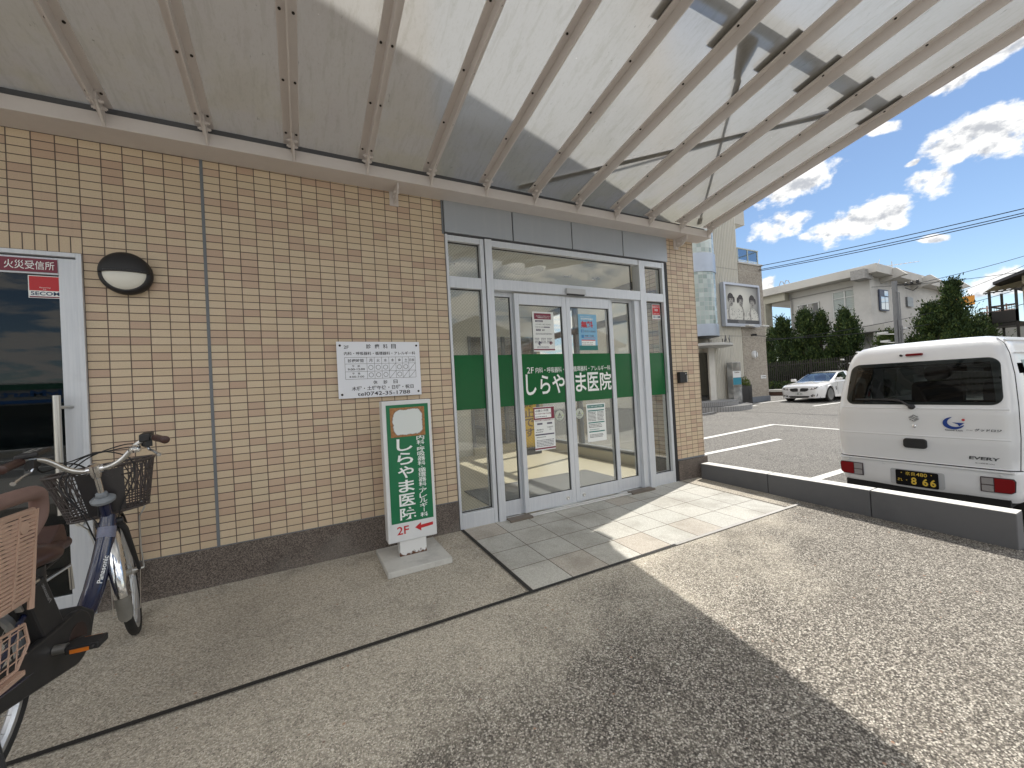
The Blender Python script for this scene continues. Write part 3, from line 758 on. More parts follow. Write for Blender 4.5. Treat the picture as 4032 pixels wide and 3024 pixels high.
# clinic hours board
hb = thing('hours_board', 'white wall board listing consultation days in black letters', 'sign board', (1.1, 0, 1.41))
bx0, bx1, bz0, bz1 = .782, 1.416, 1.192, 1.628
mb = MB(); mb.box(bx0, -.022, bz0, bx1, -.017, bz1); pnl = mb.build('panel', grime('white_board', (.80, .82, .87), .35, 0, .06), hb, bevel=.001)
mb = MB()
for x in (bx0 + .025, bx1 - .025):
    for z in (bz0 + .03, bz1 - .03): mb.lathe((x, -.022, z), (0, -1, 0), [(.0085, -.022), (.0085, .003), (.005, .005)], 12)
mb.build('screw', M_screw, hb)
mb = MB(); yb = -.0224
def bt(s_, fx, fz, w, h, b=0.): text(mb, s_, (bx0 + fx, yb, bz1 - fz - h), UX, UZ, w, h, b + .012)
bt('2F', .052, .030, .036, .024); 
for i, c in enumerate('診療科目'): bt(c, .215 + i * .064, .018, .036, .036, .004)
bt('内科・呼吸器科・循環器科・アレルギー科', .052, .078, .545, .027, .004)
gx = [.055, .215, .271, .327, .383, .437, .490, .540, .595]; gz_ = [.122, .172, .232, .290]
for x in gx: mb.box(bx0 + x - .001, yb - .0002, bz1 - gz_[-1], bx0 + x + .001, yb, bz1 - gz_[0])
for z in gz_: mb.box(bx0 + gx[0], yb - .0002, bz1 - z - .001, bx0 + gx[-1], yb, bz1 - z + .001)
bt('診療時間', .076, .134, .115, .027)
for i, c in enumerate(['月', '火', '水', '木', '金', '土']): bt(c, gx[1 + i] + .017, .134, .024, .026)
bt('日祝', gx[7] + .006, .136, .043, .024)
bt('午　前', .105, .180, .058, .018); bt('9:00-12:00', .073, .206, .125, .016, .01); bt('午　後', .105, .238, .058, .018); bt('4:00-7:00', .080, .264, .11, .015)
for r in range(2):
    zc = bz1 - (gz_[1 + r] + gz_[2 + r]) / 2
    for i in range(7):
        xc = bx0 + (gx[1 + i] + gx[2 + i]) / 2
        if (r == 0 and i in (3, 6)) or (r == 1 and i in (3, 5, 6)):
            a, b = gx[1 + i], gx[2 + i]; z0, z1 = bz1 - gz_[2 + r], bz1 - gz_[1 + r]
            mb.add([(bx0 + a, yb, z0), (bx0 + a + .003, yb, z0), (bx0 + b, yb, z1), (bx0 + b - .003, yb, z1)], [(0, 1, 2, 3)])
        else:
            n = 20; mb.add([(xc + q * cos(2 * pi * k / n), yb, zc + q * sin(2 * pi * k / n)) for q in (.0155, .0185) for k in range(n)], [(k, (k + 1) % n, n + (k + 1) % n, n + k) for k in range(n)])
for i, c in enumerate('休診日'): bt(c, .255 + i * .078, .305, .032, .030, .004)
bt('木曜・土曜午後・日曜・祝日', .095, .347, .475, .033, .006); bt('tel0742-35-1788', .135, .392, .405, .030)
mb.build('lettering', M_ink, pnl)

# standing sign on a slab
ss = thing('standing_sign', 'green and white upright pavement sign with red arrow on square slab', 'sign', (1.2, -.3, gz(-.3)))
gs = gz(-.3)
mb = MB(); mb.box(.985, -.555, gs - .006, 1.432, -.078, gs + .036)
mb.build('base_slab', grime('stained_white_slab', (.56, .55, .51), .7, 0, .6, 6., .1), ss, bevel=.004)
def rust_fn(t):
    x, y, z = t.xyz(); n = t.noise(30., None, 5); m_ = (n * .11 - (z - (gs + .036)) - .030).ss(.0, .016)
    return dict(base=t.mix(m_, (.70, .70, .68), t.mix(t.noise(70., None, 3), (.16, .055, .016), (.035, .018, .01))), rough=.5)
mb = MB(); mb.box(1.115, -.335, gs + .03, 1.31, -.25, gs + .17); mb.build('post', mat('rusting_white_steel', fn=rust_fn), ss, bevel=.003)
SX0, SX1, SZ0, SZ1, SY = 1.035, 1.392, gs + .145, gs + 1.165, -.345
mb = MB(); mb.box(SX0, SY, SZ0, SX1, SY + .10, SZ1); mb.build('frame', M_signw, ss, bevel=.006)
mb = MB(); fx0, fx1, fz0, fz1 = SX0 + .028, SX1 - .022, SZ0 + .025, SZ1 - .03
fzg = SZ0 + .135
def face_fn(t):
    return dict(base=t.mix(t.noise(6., None, 4).ss(.4, .7) * .3, (.008, .155, .062), (.014, .19, .08)), rough=.4)
mb.box(fx0, SY - .0025, fzg, fx1, SY + .002, fz1, 0); mb.box(fx0, SY - .0024, fz0, fx1, SY + .002, fzg, 1)
face = mb.build('face', [mat('sign_green', fn=face_fn), M_signw], ss)
px0, px1, pz0, pz1 = fx0 + .026, fx1 - .03, fz1 - .235, fz1 - .022
def worn_fn(t):
    x, y, z = t.xyz(); u = (x - (px0 + px1) / 2).abs() / ((px1 - px0) / 2); v = (z - (pz0 + pz1) / 2).abs() / ((pz1 - pz0) / 2)
    e = (u.pow(5.0) + v.pow(5.0)).pow(.2) + (t.noise(22., None, 5, .7) - .5) * .30 + (t.noise(7., None, 3) - .5) * .22
    rust = e.ss(.80, .87)
    rc = t.mix(t.noise(60., None, 4).ss(.35, .7), (.40, .19, .065), (.26, .115, .04)); rc = t.mix(e.ss(.82, .90), (.10, .045, .02), rc)
    return dict(base=t.mix(rust, (.66, .70, .68), rc), rough=.5)
mb = MB(); mb.box(px0, SY - .0045, pz0, px1, SY - .0026, pz1); mb.build('faded_patch', mat('peeled_rusty_patch', fn=worn_fn), face)
mb = MB(); ys_ = SY - .0035
vtext(mb, 'しらやま医院', (fx0 + .062, ys_, fzg + .012), UX, UZ, .115, fz1 - .255 - fzg, .018)
vtext(mb, '内科・呼吸器科・循環器科・アレルギー科', (fx1 - .098, ys_, fzg + .016), UX, UZ, .058, fz1 - .250 - fzg, .012, gap=.06)
mb.build('lettering', M_white, face)
mb = MB(); text(mb, '2F', (fx0 + .035, ys_, fz0 + .028), UX, UZ, .085, .058, .012)
ax, azz = fx0 + .165, fz0 + .060
mb.add([(ax + a, ys_, azz + b) for a, b in ((0, 0), (.045, -.032), (.045, -.013), (.135, -.005), (.135, .017), (.045, .011), (.045, .030))], [tuple(range(7))])
mb.build('red_arrow_and_floor', M_red, face)

# key box on the pillar
kb = thing('key_box', 'small black box fixed to the tiled pillar beside the doors', 'box', (4.55, 0, 1.22))
mb = MB(); mb.box(4.50, -.045, 1.155, 4.575, -.001, 1.285); kb1 = mb.build('housing', M_black, kb, bevel=.006)
mb = MB(); mb.box(4.58, -.038, 1.158, 4.637, -.001, 1.282); mb.build('cover', M_black, kb, bevel=.005)
mb = MB(); mb.box(4.60, -.040, 1.255, 4.618, -.037, 1.27); mb.box(4.62, -.041, 1.165, 4.632, -.037, 1.24); mb.build('button', grime('worn_grey', (.35, .35, .34), .4), kb)

# stickers
def sticker(x0, x1, z0, z1, y, label, kind):
    r = thing('sticker', label, 'sticker', ((x0 + x1) / 2, y, z0), 'security stickers on the glass')
    h = z1 - z0; w = x1 - x0
    mb = MB(); mb.box(x0, y - .001, z0, x1, y + .001, z1, 0); mb.box(x0 + .004, y - .0014, z0 + h * .33, x1 - .004, y - .0005, z1 - .004, 1); mb.box(x0 + .004, y - .0014, z0 + .003, x1 - .004, y - .0005, z0 + .010, 2)
    mb.build('film', [M_white, M_red, M_maroon], r)
    mb = MB(); text(mb, 'SECOM', (x0 + w * .07, y - .0018, z0 + h * .12), UX, UZ, w * .86, h * .17, .02, 1)
    if kind: text(mb, '防犯カメラ', (x0 + w * .07, y - .0018, z1 - h * .22), UX, UZ, w * .86, h * .14, .006, 0); text(mb, '設置', (x0 + w * .30, y - .0018, z1 - h * .42), UX, UZ, w * .4, h * .14, .006, 0); text(mb, 'SECURITY CAMERA', (x0 + w * .15, y - .0018, z0 + h * .38), UX, UZ, w * .7, h * .06, 0, 0)
    else: text(mb, 'Security', (x0 + w * .33, y - .0018, z0 + h * .43), UX, UZ, w * .34, h * .07, 0, 0); text(mb, 'by', (x0 + w * .44, y - .0018, z0 + h * .36), UX, UZ, w * .1, h * .055, 0, 0)
    mb.build('lettering', [M_white, mat('navy_print', (.012, .05, .12), .4)], r)
sticker(-.838, -.700, 1.879, 2.010, .0105, 'red and white security sticker on the dark side door', 0)
sticker(4.185, 4.315, 1.905, 2.085, .031, 'red and white camera notice sticker high on right side pane', 1)
dp = thing('door_name_plate', 'maroon plate with white characters across the top of side door', 'name plate', (-1.0, 0, 2.04))
mb = MB(); mb.box(-1.30, -.004, 2.028, -.71, -.0005, 2.106); q = mb.build('plate', M_maroon, dp)
mb = MB(); text(mb, '火災受信所', (-.925, -.0046, 2.042), UX, UZ, .203, .050, .006); mb.build('lettering', M_white, q)

# posters taped inside the glass
def poster(x0, x1, z0, z1, label, draw, base=None, tilt=0., y=.011):
    r = thing('poster', label, 'poster', ((x0 + x1) / 2, y, z0), 'paper notices taped to the doors')
    mb = MB(); mb.box(x0, y, z0, x1, y + .001, z1); mb.build('sheet', base or M_paper, r)
    mb = MB(); draw(mb, x0, z0, x1 - x0, z1 - z0, y - .0006); mb.build('print', [M_ink, M_maroon, M_red, mat('teal_print', (.02, .17, .15), .5), M_white, mat('blue_print', (.05, .22, .48), .5), mat('grey_print', (.10, .09, .13), .5)], r)
    return r
rp = random.Random(5)
def R(mb, x, z, w, h, y, m): mb.add([(x, y, z), (x + w, y, z), (x + w, y, z + h), (x, y, z + h)], [(0, 1, 2, 3)], m)
def scrib(mb, x, z, w, h, y, m, n):
    """n rows of small illegible print"""
    for k in range(n):
        zz = z + h * (k + .25) / n; xx = x
        while xx < x + w - .008:
            l = rp.uniform(.006, .018); 
            R(mb, xx, zz, min(l, x + w - xx), h / n * .42, y, m); xx += l + rp.uniform(.002, .005)
def T(mb, s_, x, z, w, h, y, m, b=0.): text(mb, s_, (x, y - .0003, z), UX, UZ, w, h, b, m)
def poA(mb, x, z, w, h, y):
    R(mb, x + .02, z + h * .81, w - .05, h * .15, y, 1); T(mb, '子宮頸がん予防ワクチン', x + .04, z + h * .875, w * .68, h * .03, y, 4); T(mb, '接種期間のお知らせ', x + .06, z + h * .84, w * .55, h * .025, y, 4)
    R(mb, x + .03, z + h * .74, w * .36, h * .045, y, 6); T(mb, '定期接種対象者', x + .04, z + h * .75, w * .28, h * .022, y, 4); T(mb, '小学６年生～高校１年生相当', x + .03, z + h * .665, w * .72, h * .032, y, 0); scrib(mb, x + .03, z + h * .60, w * .4, h * .03, y, 0, 1); R(mb, x + w * .52, z + h * .60, w * .28, h * .026, y, 6)
    R(mb, x + .035, z + h * .515, w * .22, h * .05, y, 6); T(mb, '接種費用', x + .04, z + h * .527, w * .17, h * .024, y, 4); T(mb, '無料', x + w * .42, z + h * .515, w * .14, h * .045, y, 0, .01)
    scrib(mb, x + .03, z + h * .42, w * .8, h * .05, y, 6, 2); 
    for a in (.06, .36, .64): scrib(mb, x + w * a, z + h * .2, w * .24, h * .15, y, 6, 4)
    n = 14; mb.add([(x + w * .3, y - .0002, z + h * .2)] + [(x + w * .3 + .02 * cos(a * 4.9 / n), y - .0002, z + h * .2 + .02 * sin(a * 4.9 / n)) for a in range(n + 1)], [(0, k + 1, k + 2) for k in range(n)], 6)
    R(mb, x + w * .74, z + h * .2, .04, .012, y, 1); R(mb, x + w * .78, z + h * .17, .014, .03, y, 1); scrib(mb, x + .04, z + h * .08, w * .55, h * .05, y, 6, 2); R(mb, x, z + .012, w, h * .032, y, 1)
poster(2.545, 2.79, 1.545, 1.935, 'white poster with maroon heading high on left sliding door', poA)
def poB(mb, x, z, w, h, y):
    R(mb, x, z, w, h * .13, y, 3); R(mb, x + .03, z + h * .13, w * .75, h * .14, y, 4)
    T(mb, '国保加入者の皆さん', x + w * .12, z + h * .915, w * .62, h * .035, y, 4); T(mb, '特定健康診査は', x + w * .14, z + h * .84, w * .66, h * .06, y, 4, .02); T(mb, '無料', x + w * .13, z + h * .62, w * .66, h * .19, y - .0006, 2, .03); T(mb, 'です。', x + w * .77, z + h * .585, w * .15, h * .03, y, 5)
    R(mb, x + w * .12, z + h * .49, w * .13, h * .085, y, 5); R(mb, x + w * .18, z + h * .49, w * .012, h * .085, y - .0002, 4); T(mb, '7月1日～2月28日', x + w * .28, z + h * .495, w * .62, h * .055, y, 6, .01)
    R(mb, x + w * .13, z + h * .34, w * .13, h * .085, y, 5); T(mb, '40歳～74歳', x + w * .3, z + h * .375, w * .5, h * .05, y, 6, .01); scrib(mb, x + w * .28, z + h * .33, w * .6, h * .03, y, 2, 1)
    R(mb, x + w * .12, z + h * .265, w * .76, h * .026, y - .0003, 2); R(mb, x + w * .13, z + h * .14, w * .62, h * .055, y - .0003, 4); T(mb, '0742-34-4736', x + w * .16, z + h * .15, w * .56, h * .03, y - .0006, 0); scrib(mb, x + w * .14, z + h * .205, w * .6, h * .025, y, 0, 1)
poster(3.095, 3.335, 1.555, 1.93, 'sky blue health check poster with two large red characters', poB, mat('sky_blue_paper', (.22, .46, .66), .6))
def poC(mb, x, z, w, h, y):
    R(mb, x, z + h * .71, w, h * .28, y, 1); R(mb, x + .012, z + h * .745, w * .80, h * .21, y - .0002, 4); T(mb, '65歳の1年間', x + .022, z + h * .885, w * .62, h * .055, y - .0004, 0, .01); T(mb, '成人用肺炎球菌予防接種', x + .018, z + h * .825, w * .76, h * .034, y - .0004, 1, .006); scrib(mb, x + .018, z + h * .76, w * .6, h * .035, y - .0003, 0, 1)
    T(mb, '当院は自費分の接種医療機関です。', x + .012, z + h * .672, w * .92, h * .03, y, 1)
    for a in (.14, .62): R(mb, x + w * a, z + h * .59, w * .26, h * .04, y, 6)
    T(mb, '満65歳の方', x + w * .10, z + h * .46, w * .34, h * .034, y, 0, .006); T(mb, '7,400円', x + w * .62, z + h * .50, w * .28, h * .036, y, 0, .006); T(mb, '1回', x + w * .72, z + h * .45, w * .1, h * .03, y, 0); scrib(mb, x + w * .06, z + h * .41, w * .4, h * .03, y, 0, 1)
    R(mb, x + .008, z + h * .345, w * .92, h * .032, y, 6); scrib(mb, x + .02, z + h * .29, w * .45, h * .03, y, 0, 1); scrib(mb, x + .02, z + h * .08, w * .85, h * .17, y, 6, 5); R(mb, x, z + .01, w, h * .035, y, 1)
poster(2.50, 2.735, .585, 1.005, 'white poster with purple heading low on left sliding door', poC)
def poD(mb, x, z, w, h, y):
    R(mb, x + .014, z + h * .885, w - .028, h * .08, y, 3); T(mb, '成人用肺炎球菌予防接種', x + .026, z + h * .905, w * .76, h * .04, y - .0003, 4)
    R(mb, x + .018, z + h * .80, w - .036, h * .03, y, 3); scrib(mb, x + .018, z + h * .54, w * .42, h * .25, y, 0, 7); scrib(mb, x + w * .56, z + h * .54, w * .34, h * .25, y, 0, 7); R(mb, x + .018, z + h * .485, w - .036, h * .028, y, 3); scrib(mb, x + .02, z + h * .36, w * .7, h * .11, y, 0, 3); R(mb, x + .022, z + h * .245, w - .044, h * .03, y, 3); scrib(mb, x + .03, z + h * .1, w * .7, h * .1, y, 0, 3); scrib(mb, x + .03, z + h * .30, w * .55, h * .035, y, 3, 1)
poster(3.135, 3.385, .60, .995, 'white poster with teal heading low on right sliding door', poD)
def warn(x, z, label):
    r = thing('warning_sticker', label, 'sticker', (x, .012, z - .06), 'round door warning stickers'); n = 32; y = .0118
    mb = MB(); mb.add([(x + .055 * cos(2 * pi * k / n), y, z + .055 * sin(2 * pi * k / n)) for k in range(n)], [tuple(range(n))], 0)
    mb.add([(x + q * cos(2 * pi * k / n), y - .0006, z + q * sin(2 * pi * k / n)) for q in (.0525, .055) for k in range(n)], [(k, (k + 1) % n, n + (k + 1) % n, n + k) for k in range(n)], 1)
    for tri, m_, dy in (([(-.027, -.022), (.027, -.022), (0, .03)], 1, .0008), ([(-.02, -.0185), (.02, -.0185), (0, .021)], 0, .0010), ([(-.003, -.008), (.003, -.008), (.004, .012), (-.004, .012)], 1, .0012), ([(-.003, -.015), (.003, -.015), (.003, -.011), (-.003, -.011)], 1, .0012), ([(-.047, -.006), (-.03, -.003), (-.034, .006)], 2, .0008), ([(.047, -.002), (.032, .006), (.031, -.006)], 2, .0008)):
        mb.add([(x + a, y - dy, z + b) for a, b in tri], [tuple(range(len(tri)))], m_)
    text(mb, '自動ドア', (x - .018, y - .0012, z - .042), UX, UZ, .036, .010, 0, 1); mb.build('film', [mat('pale_clear_film', (.50, .53, .46), .4), M_ink, mat('yellow_green', (.42, .55, .05), .5)], r)
warn(2.80, .905, 'round warning sticker beside the left door edge'); warn(3.045, .905, 'round warning sticker beside the right door edge')

# inside the porch
ym = thing('floor_mat', 'grey ribbed mat on the sunny floor just inside the doors', 'mat', (2.9, .8, 0))
mb = MB(); mb.box(2.2, .22, .001, 4.0, 1.22, .012)
def mat_fn(t):
    x, y, z = t.xyz(); a = ((x + y) / .03).fract().lt(.4); b = ((x - y) / .03).fract().lt(.4); return dict(base=t.mix((a.max(b)) * .8, (.09, .09, .095), (.26, .26, .26)), rough=.9)
mb.build('mat', mat('ribbed_mat', fn=mat_fn), ym)
yb_ = thing('yellow_banner_stand', 'yellow upright banner on black foot behind the left door', 'banner', (3.95, 3.0, 0))
mb = MB(); mb.box(4.00, 2.9, .0, 4.34, 3.12, .12); mb.build('foot', M_black, yb_, bevel=.01)
mb = MB(); mb.box(4.02, 2.99, .12, 4.32, 3.02, 1.45); bb_ = mb.build('board', mat('banner_yellow', (.80, .50, .01), .5), yb_)
mb = MB(); vtext(mb, '駐車禁止です', (4.06, 2.988, .3), UX, UZ, .2, 1.05, .02); mb.build('lettering', mat('brown_print', (.22, .12, .01), .5), bb_)

# ------------------------------------------------------------------ bicycle
HD = 1.471; BX, BY = -.401, -.956
bike = thing('bicycle', 'navy electric shopping bicycle with dark wire basket and brown grips', 'bicycle', (BX, BY, gz(BY)), rotz=HD, local=True)
bike['_o'] = (0, 0, 0)
M_navy = mat('navy_frame_paint', fn=lambda t: dict(base=(.006, .010, .042), rough=.22), coat=.6)
M_tyre = grime('tyre_rubber', (.022, .021, .02), .8, 0, .4, 8.)
M_bblack = grime('black_plastic', (.020, .020, .021), .5, 0, .35, 8.)
M_brown = grime('brown_leatherette', (.062, .030, .024), .42, 0, .25, 8.)
M_basket = grime('brown_black_wire', (.060, .048, .045), .5, 0, .4, 20.)
M_beige = grime('beige_wicker_plastic', (.50, .335, .25), .5, 0, .3, 10.)
M_foam = grime('brown_foam', (.20, .125, .105), .7, 0, .3, 10.)
HAx = Vector((-cos(radians(70)), 0, sin(radians(70)))); H0 = Vector((.36, 0, .80)); RS = Matrix.Rotation(.35, 3, HAx)
def F(p): return H0 + RS @ (Vector(p) - H0)
def Fl(ps): return [F(p) for p in ps]
slope_fix = .0277
def wheel(c, r, name, fwd, tr):
    """c hub; fwd horizontal direction of the wheel plane"""
    fwd = tr(Vector((1, 0, 0))); up = tr(Vector((0, 0, 1))); lat = fwd.cross(up)
    N = 48; circ = lambda q: [c + fwd * (q * cos(2 * pi * k / N)) + up * (q * sin(2 * pi * k / N)) for k in range(N)]
    mb = MB(); mb.tube(circ(r - .019), .0195, 10, closed=True); ty = mb.build('tyre', M_tyre, bike); ty.name = name
    mb = MB()
    for s_ in (-1, 1):
        mb.loft([[p + lat * (s_ * w_) for p in circ(q)] for q, w_ in ((r - .036, .012), (r - .052, .013), (r - .06, .006))], cap=False) if False else None
    rings = []
    prof = [(r - .034, -.014), (r - .05, -.014), (r - .058, -.006), (r - .058, .006), (r - .05, .014), (r - .034, .014)]
    vs = []; fs = []; P = len(prof)
    for k in range(N):
        for q, w_ in prof: vs.append(c + fwd * (q * cos(2 * pi * k / N)) + up * (q * sin(2 * pi * k / N)) + lat * w_)
    for k in range(N):
        for j in range(P - 1): fs.append((k * P + j, k * P + j + 1, ((k + 1) % N) * P + j + 1, ((k + 1) % N) * P + j))
    mb.add(vs, fs, 0, True); mb.build('rim', mat('aluminium_rim', (.55, .56, .57), .35, .8), ty)
    mb = MB()
    for k in range(32):
        a = 2 * pi * k / 32; s_ = 1 if k % 2 else -1; b = a + (.9 if (k // 2) % 2 else -.9)
        mb.cyl(c + lat * (.03 * s_) + fwd * (.022 * cos(b)) + up * (.022 * sin(b)), c + fwd * ((r - .056) * cos(a)) + up * ((r - .056) * sin(a)), .0011, 5)
    mb.build('spokes', M_steel, ty)
    mb = MB(); mb.cyl(c - lat * .045, c + lat * .045, .016, 12); mb.cyl(c - lat * .034, c - lat * .028, .028, 14); mb.cyl(c + lat * .028, c + lat * .034, .028, 14); mb.cyl(c - lat * .075, c + lat * .075, .006, 8); mb.build('hub', M_steel, ty)
    return ty
ROT = lambda v: RS @ v
CF = F((.62, 0, .33)); dzc = -.33 + CF.z
wheel(CF, .33, 'front_wheel', None, ROT)
CRr = Vector((-.49, 0, .33)); wheel(CRr, .33, 'rear_wheel', None, lambda v: v)
# frame
mb = MB()
mb.tube([(.405, 0, .70), (.385, 0, .62), (.33, 0, .50), (.26, 0, .39), (.19, 0, .32), (.06, 0, .285)], [.030, .034, .038, .039, .038, .034], 16)
mb.tube([H0 + HAx * .0, H0 - HAx * .20], .022, 14); mb.tube([(.0, 0, .28), (-.15, 0, .62)], .018, 12); mb.tube([(-.02, .05, .28), (-.49, .06, .33)], .011, 10); mb.tube([(-.02, -.05, .28), (-.49, -.06, .33)], .011, 10)
mb.tube([(-.13, .02, .58), (-.49, .06, .33)], .009, 8); mb.tube([(-.13, -.02, .58), (-.49, -.06, .33)], .009, 8)
frm = mb.build('frame', M_navy, bike)
ux = Vector((.07, 0, .11)).normalized(); nq = (Vector((-ux.z, 0, ux.x)) * .75 + Vector((0, -.66, 0))).normalized(); o_ = Vector((.268, 0, .402)) + nq * .0405
mb = MB(); text(mb, 'Panasonic', o_ - nq.cross(ux) * .010, ux, nq.cross(ux), .125, .020, .015); mb.build('lettering', M_white, frm)
def label_band(mb, a, b, r):
    mb.tube([a, b], r, 16, cap=False)
mb = MB(); label_band(mb, Vector((.390, 0, .645)), Vector((.374, 0, .592)), .0358); mb.build('sticker_band', grime('clear_label_band', (.16, .17, .24), .25, 0, .5, 60.), frm)
mb = MB(); mb.lathe(H0 - HAx * .012, HAx, [(.036, -.016), (.046, -.008), (.048, .004), (.038, .012), (.026, .018)], 24); mb.lathe(H0 + HAx * .008, HAx, [(.024, 0), (.022, .016), (.016, .02)], 20); mb.build('headset', grime('grey_plastic', (.22, .24, .26), .4, 0, .2), bike)
# fork, stem
mb = MB()
for s_ in (-1, 1): mb.tube(Fl([(.43, .03 * s_, .66), (.45, .048 * s_, .60), (.53, .052 * s_, .46), (.62, .056 * s_, .33)]), [.015, .014, .012, .008], 10)
mb.tube(Fl([(.425, -.05, .655), (.425, .05, .655)]), .018, 10); mb.build('fork', M_bblack, bike)
SB = H0 + HAx * .155
mb = MB(); mb.tube([H0 + HAx * .01, SB - HAx * .03], .0125, 12); mb.build('stem', M_chrome, bike); 
mb = MB(); mb.lathe(SB - HAx * .045, HAx, [(.014, 0), (.02, .01), (.026, .045), (.022, .07), (.0, .075)], 16); mb.cyl(F(SB - Vector((0, .03, 0))), F(SB + Vector((0, .03, 0))), .02, 14); mb.build('stem_clamp', M_chrome, bike)
def bar_pts(s_): return [F((SB.x + a, SB.y + s_ * b * (.86 if s_ > 0 else 1.), SB.z + c * 1.12 + (.012 if c > .05 else 0))) for a, b, c in ((0, 0, 0), (.005, .05, .002), (.0, .10, .022), (-.02, .16, .062), (-.045, .205, .082), (-.085, .24, .082), (-.2, .272, .070))]
def smooth_pts(P, k=5):
    out = []
    for i in range(len(P) - 1):
        p0, p1, p2, p3 = P[max(0, i - 1)], P[i], P[i + 1], P[min(len(P) - 1, i + 2)]
        for j in range(k):
            t = j / k; out.append(.5 * ((2 * p1) + (p2 - p0) * t + (2 * p0 - 5 * p1 + 4 * p2 - p3) * t * t + (3 * p1 - p0 - 3 * p2 + p3) * t ** 3))
    return out + [P[-1]]
mb = MB()
for s_ in (-1, 1): mb.tube(smooth_pts([Vector(p) for p in bar_pts(s_)]), .0115, 12)
hbar = mb.build('handlebar', mat('satin_bar', (.66, .65, .62), .28, .9), bike)
for s_, nm in ((-1, 'grip'), (1, 'grip')):
    A, B = Vector(bar_pts(s_)[5]), Vector(bar_pts(s_)[6]); d_ = (B - A).normalized()
    mb = MB(); mb.tube([A - d_ * .0, A + d_ * .01, A + d_ * .07, B - d_ * .01, B + d_ * .012, B + d_ * .018], [.017, .018, .0165, .018, .019, .01], 14); mb.build('grip', M_brown, hbar)
    # brake clamp and lever below the grip
    P = Vector(bar_pts(s_)[4]); out = RS @ Vector((0, s_, 0))
    mb = MB(); mb.obox(P + Vector((0, 0, -.018)), d_, out, (0, 0, 1), .03, .014, .018); mb.build('lever_clamp', M_bblack, hbar)
    mb = MB(); fw = RS @ Vector((1, 0, 0))
    mb.tube([P + Vector((0, 0, -.035)), P + d_ * .04 + fw * .03 + Vector((0, 0, -.05)), P + d_ * .09 + fw * .035 + Vector((0, 0, -.052)), P + d_ * .15 + fw * .03 + Vector((0, 0, -.06)), P + d_ * .165 + fw * .03 + Vector((0, 0, -.064))], [.007, .008, .007, .0075, .010], 8); mb.build('brake_lever', mat('polished_alloy', (.72, .73, .74), .2, .9), hbar)
P = Vector(bar_pts(1)[4]); d_ = (Vector(bar_pts(1)[6]) - Vector(bar_pts(1)[5])).normalized(); out = RS @ Vector((0, 1, 0))
mb = MB(); mb.obox(P + d_ * -.005 + Vector((0, 0, .026)), d_, out, (0, 0, 1), .062, .036, .012); dsp = mb.build('control_panel', M_bblack, hbar, bevel=.008)
mb = MB()
for a, b in ((-.03, .012), (-.005, .012), (.02, .012), (-.03, -.012), (.005, -.012), (.032, -.006)): mb.obox(P + d_ * a + out * b + Vector((0, 0, .0385)), d_, out, (0, 0, 1), .008, .005, .0012)
mb.build('buttons', grime('grey_button', (.3, .3, .28), .5), dsp)
P = Vector(bar_pts(-1)[4]); mb = MB(); mb.tube([P + Vector((0, 0, .0)), P + d_ * -.0 + Vector((0, .0, .022))], .019, 10); mb.obox(P + Vector((0, 0, .012)), d_, RS @ Vector((0, 1, 0)), (0, 0, 1), .035, .022, .02); mb.build('gear_shifter', M_bblack, hbar, bevel=.006)
mb = MB(); c = P + RS @ Vector((-.0, .05, -.04)); mb.lathe(c, RS @ Vector((-.3, 0, 1)), [(.024, -.01), (.026, 0), (.02, .014), (.008, .02)], 16); mb.build('bell', M_chrome, hbar)
# cables
mb = MB()
L4, R4 = Vector(bar_pts(1)[4]), Vector(bar_pts(-1)[4])
def cab(pts, r=.0032): mb.tube(smooth_pts([Vector(p) for p in pts], 6), r, 6)
cab([L4 + RS @ Vector((.04, -.03, -.02)), F((.40, .10, 1.0)), F((.44, -.02, 1.02)), F((.43, -.12, .96)), F((.40, -.12, .85)), F((.41, -.05, .72)), F((.44, -.03, .64))])
cab([R4 + RS @ Vector((.04, .03, -.02)), F((.42, -.10, 1.035)), F((.45, .03, 1.0)), F((.40, .11, .92)), F((.37, .10, .80)), (.38, .03, .66), (.33, .03, .52)])
cab([R4 + RS @ Vector((.02, .03, -.03)), F((.40, -.08, 1.02)), F((.43, .06, 1.0)), F((.38, .135, .90)), F((.37, .08, .74)), F((.45, .06, .56)), F((.47, .03, .52))])
cab([L4 + RS @ Vector((.02, 0, -.02)), F((.35, .17, .98)), F((.40, .08, .99)), F((.42, .02, .90)), (.39, .03, .70)], .004)
mb.build('cable', M_rubber, bike)
# front basket: tapered oval wire basket
bk = []; zb0, zb1 = .695, .935
def bsec(z, k, n):
    f = (z - zb0) / (zb1 - zb0); hx, hy = .105 + .03 * f, .155 + .055 * f; cx = .555 + .02 * f
    a = 2 * pi * k / n; e = .62; ca, sa = cos(a), sin(a)
    return F((cx + hx * math.copysign(abs(ca) ** e, ca), hy * math.copysign(abs(sa) ** e, sa), z))
mb = MB(); n = 72
for i, z in enumerate([zb0 + (zb1 - zb0) * q for q in (0, .06, .12, .18, .24, .30)]): mb.tube([bsec(z, k, n) for k in range(n)], .0030, 5, closed=True)
mb.tube([bsec(zb0, k, n) for k in range(n)], .006, 6, closed=True); mb.tube([bsec(zb1, k, n) for k in range(n)], .0075, 8, closed=True); mb.tube([bsec(zb1 - .05, k, n) for k in range(n)], .003, 6, closed=True)
for k in range(0, n, 2): mb.tube([bsec(zb0 + (zb1 - zb0) * q, k, n) for q in (0, .5, 1)], .0030, 5)
for k in range(0, n, 3):
    for s_ in (-1, 1): mb.tube([bsec(zb0 + (zb1 - zb0) * q, k + s_ * 6 * q, n) for q in (.28, .5, .75, 1)], .0028, 5)
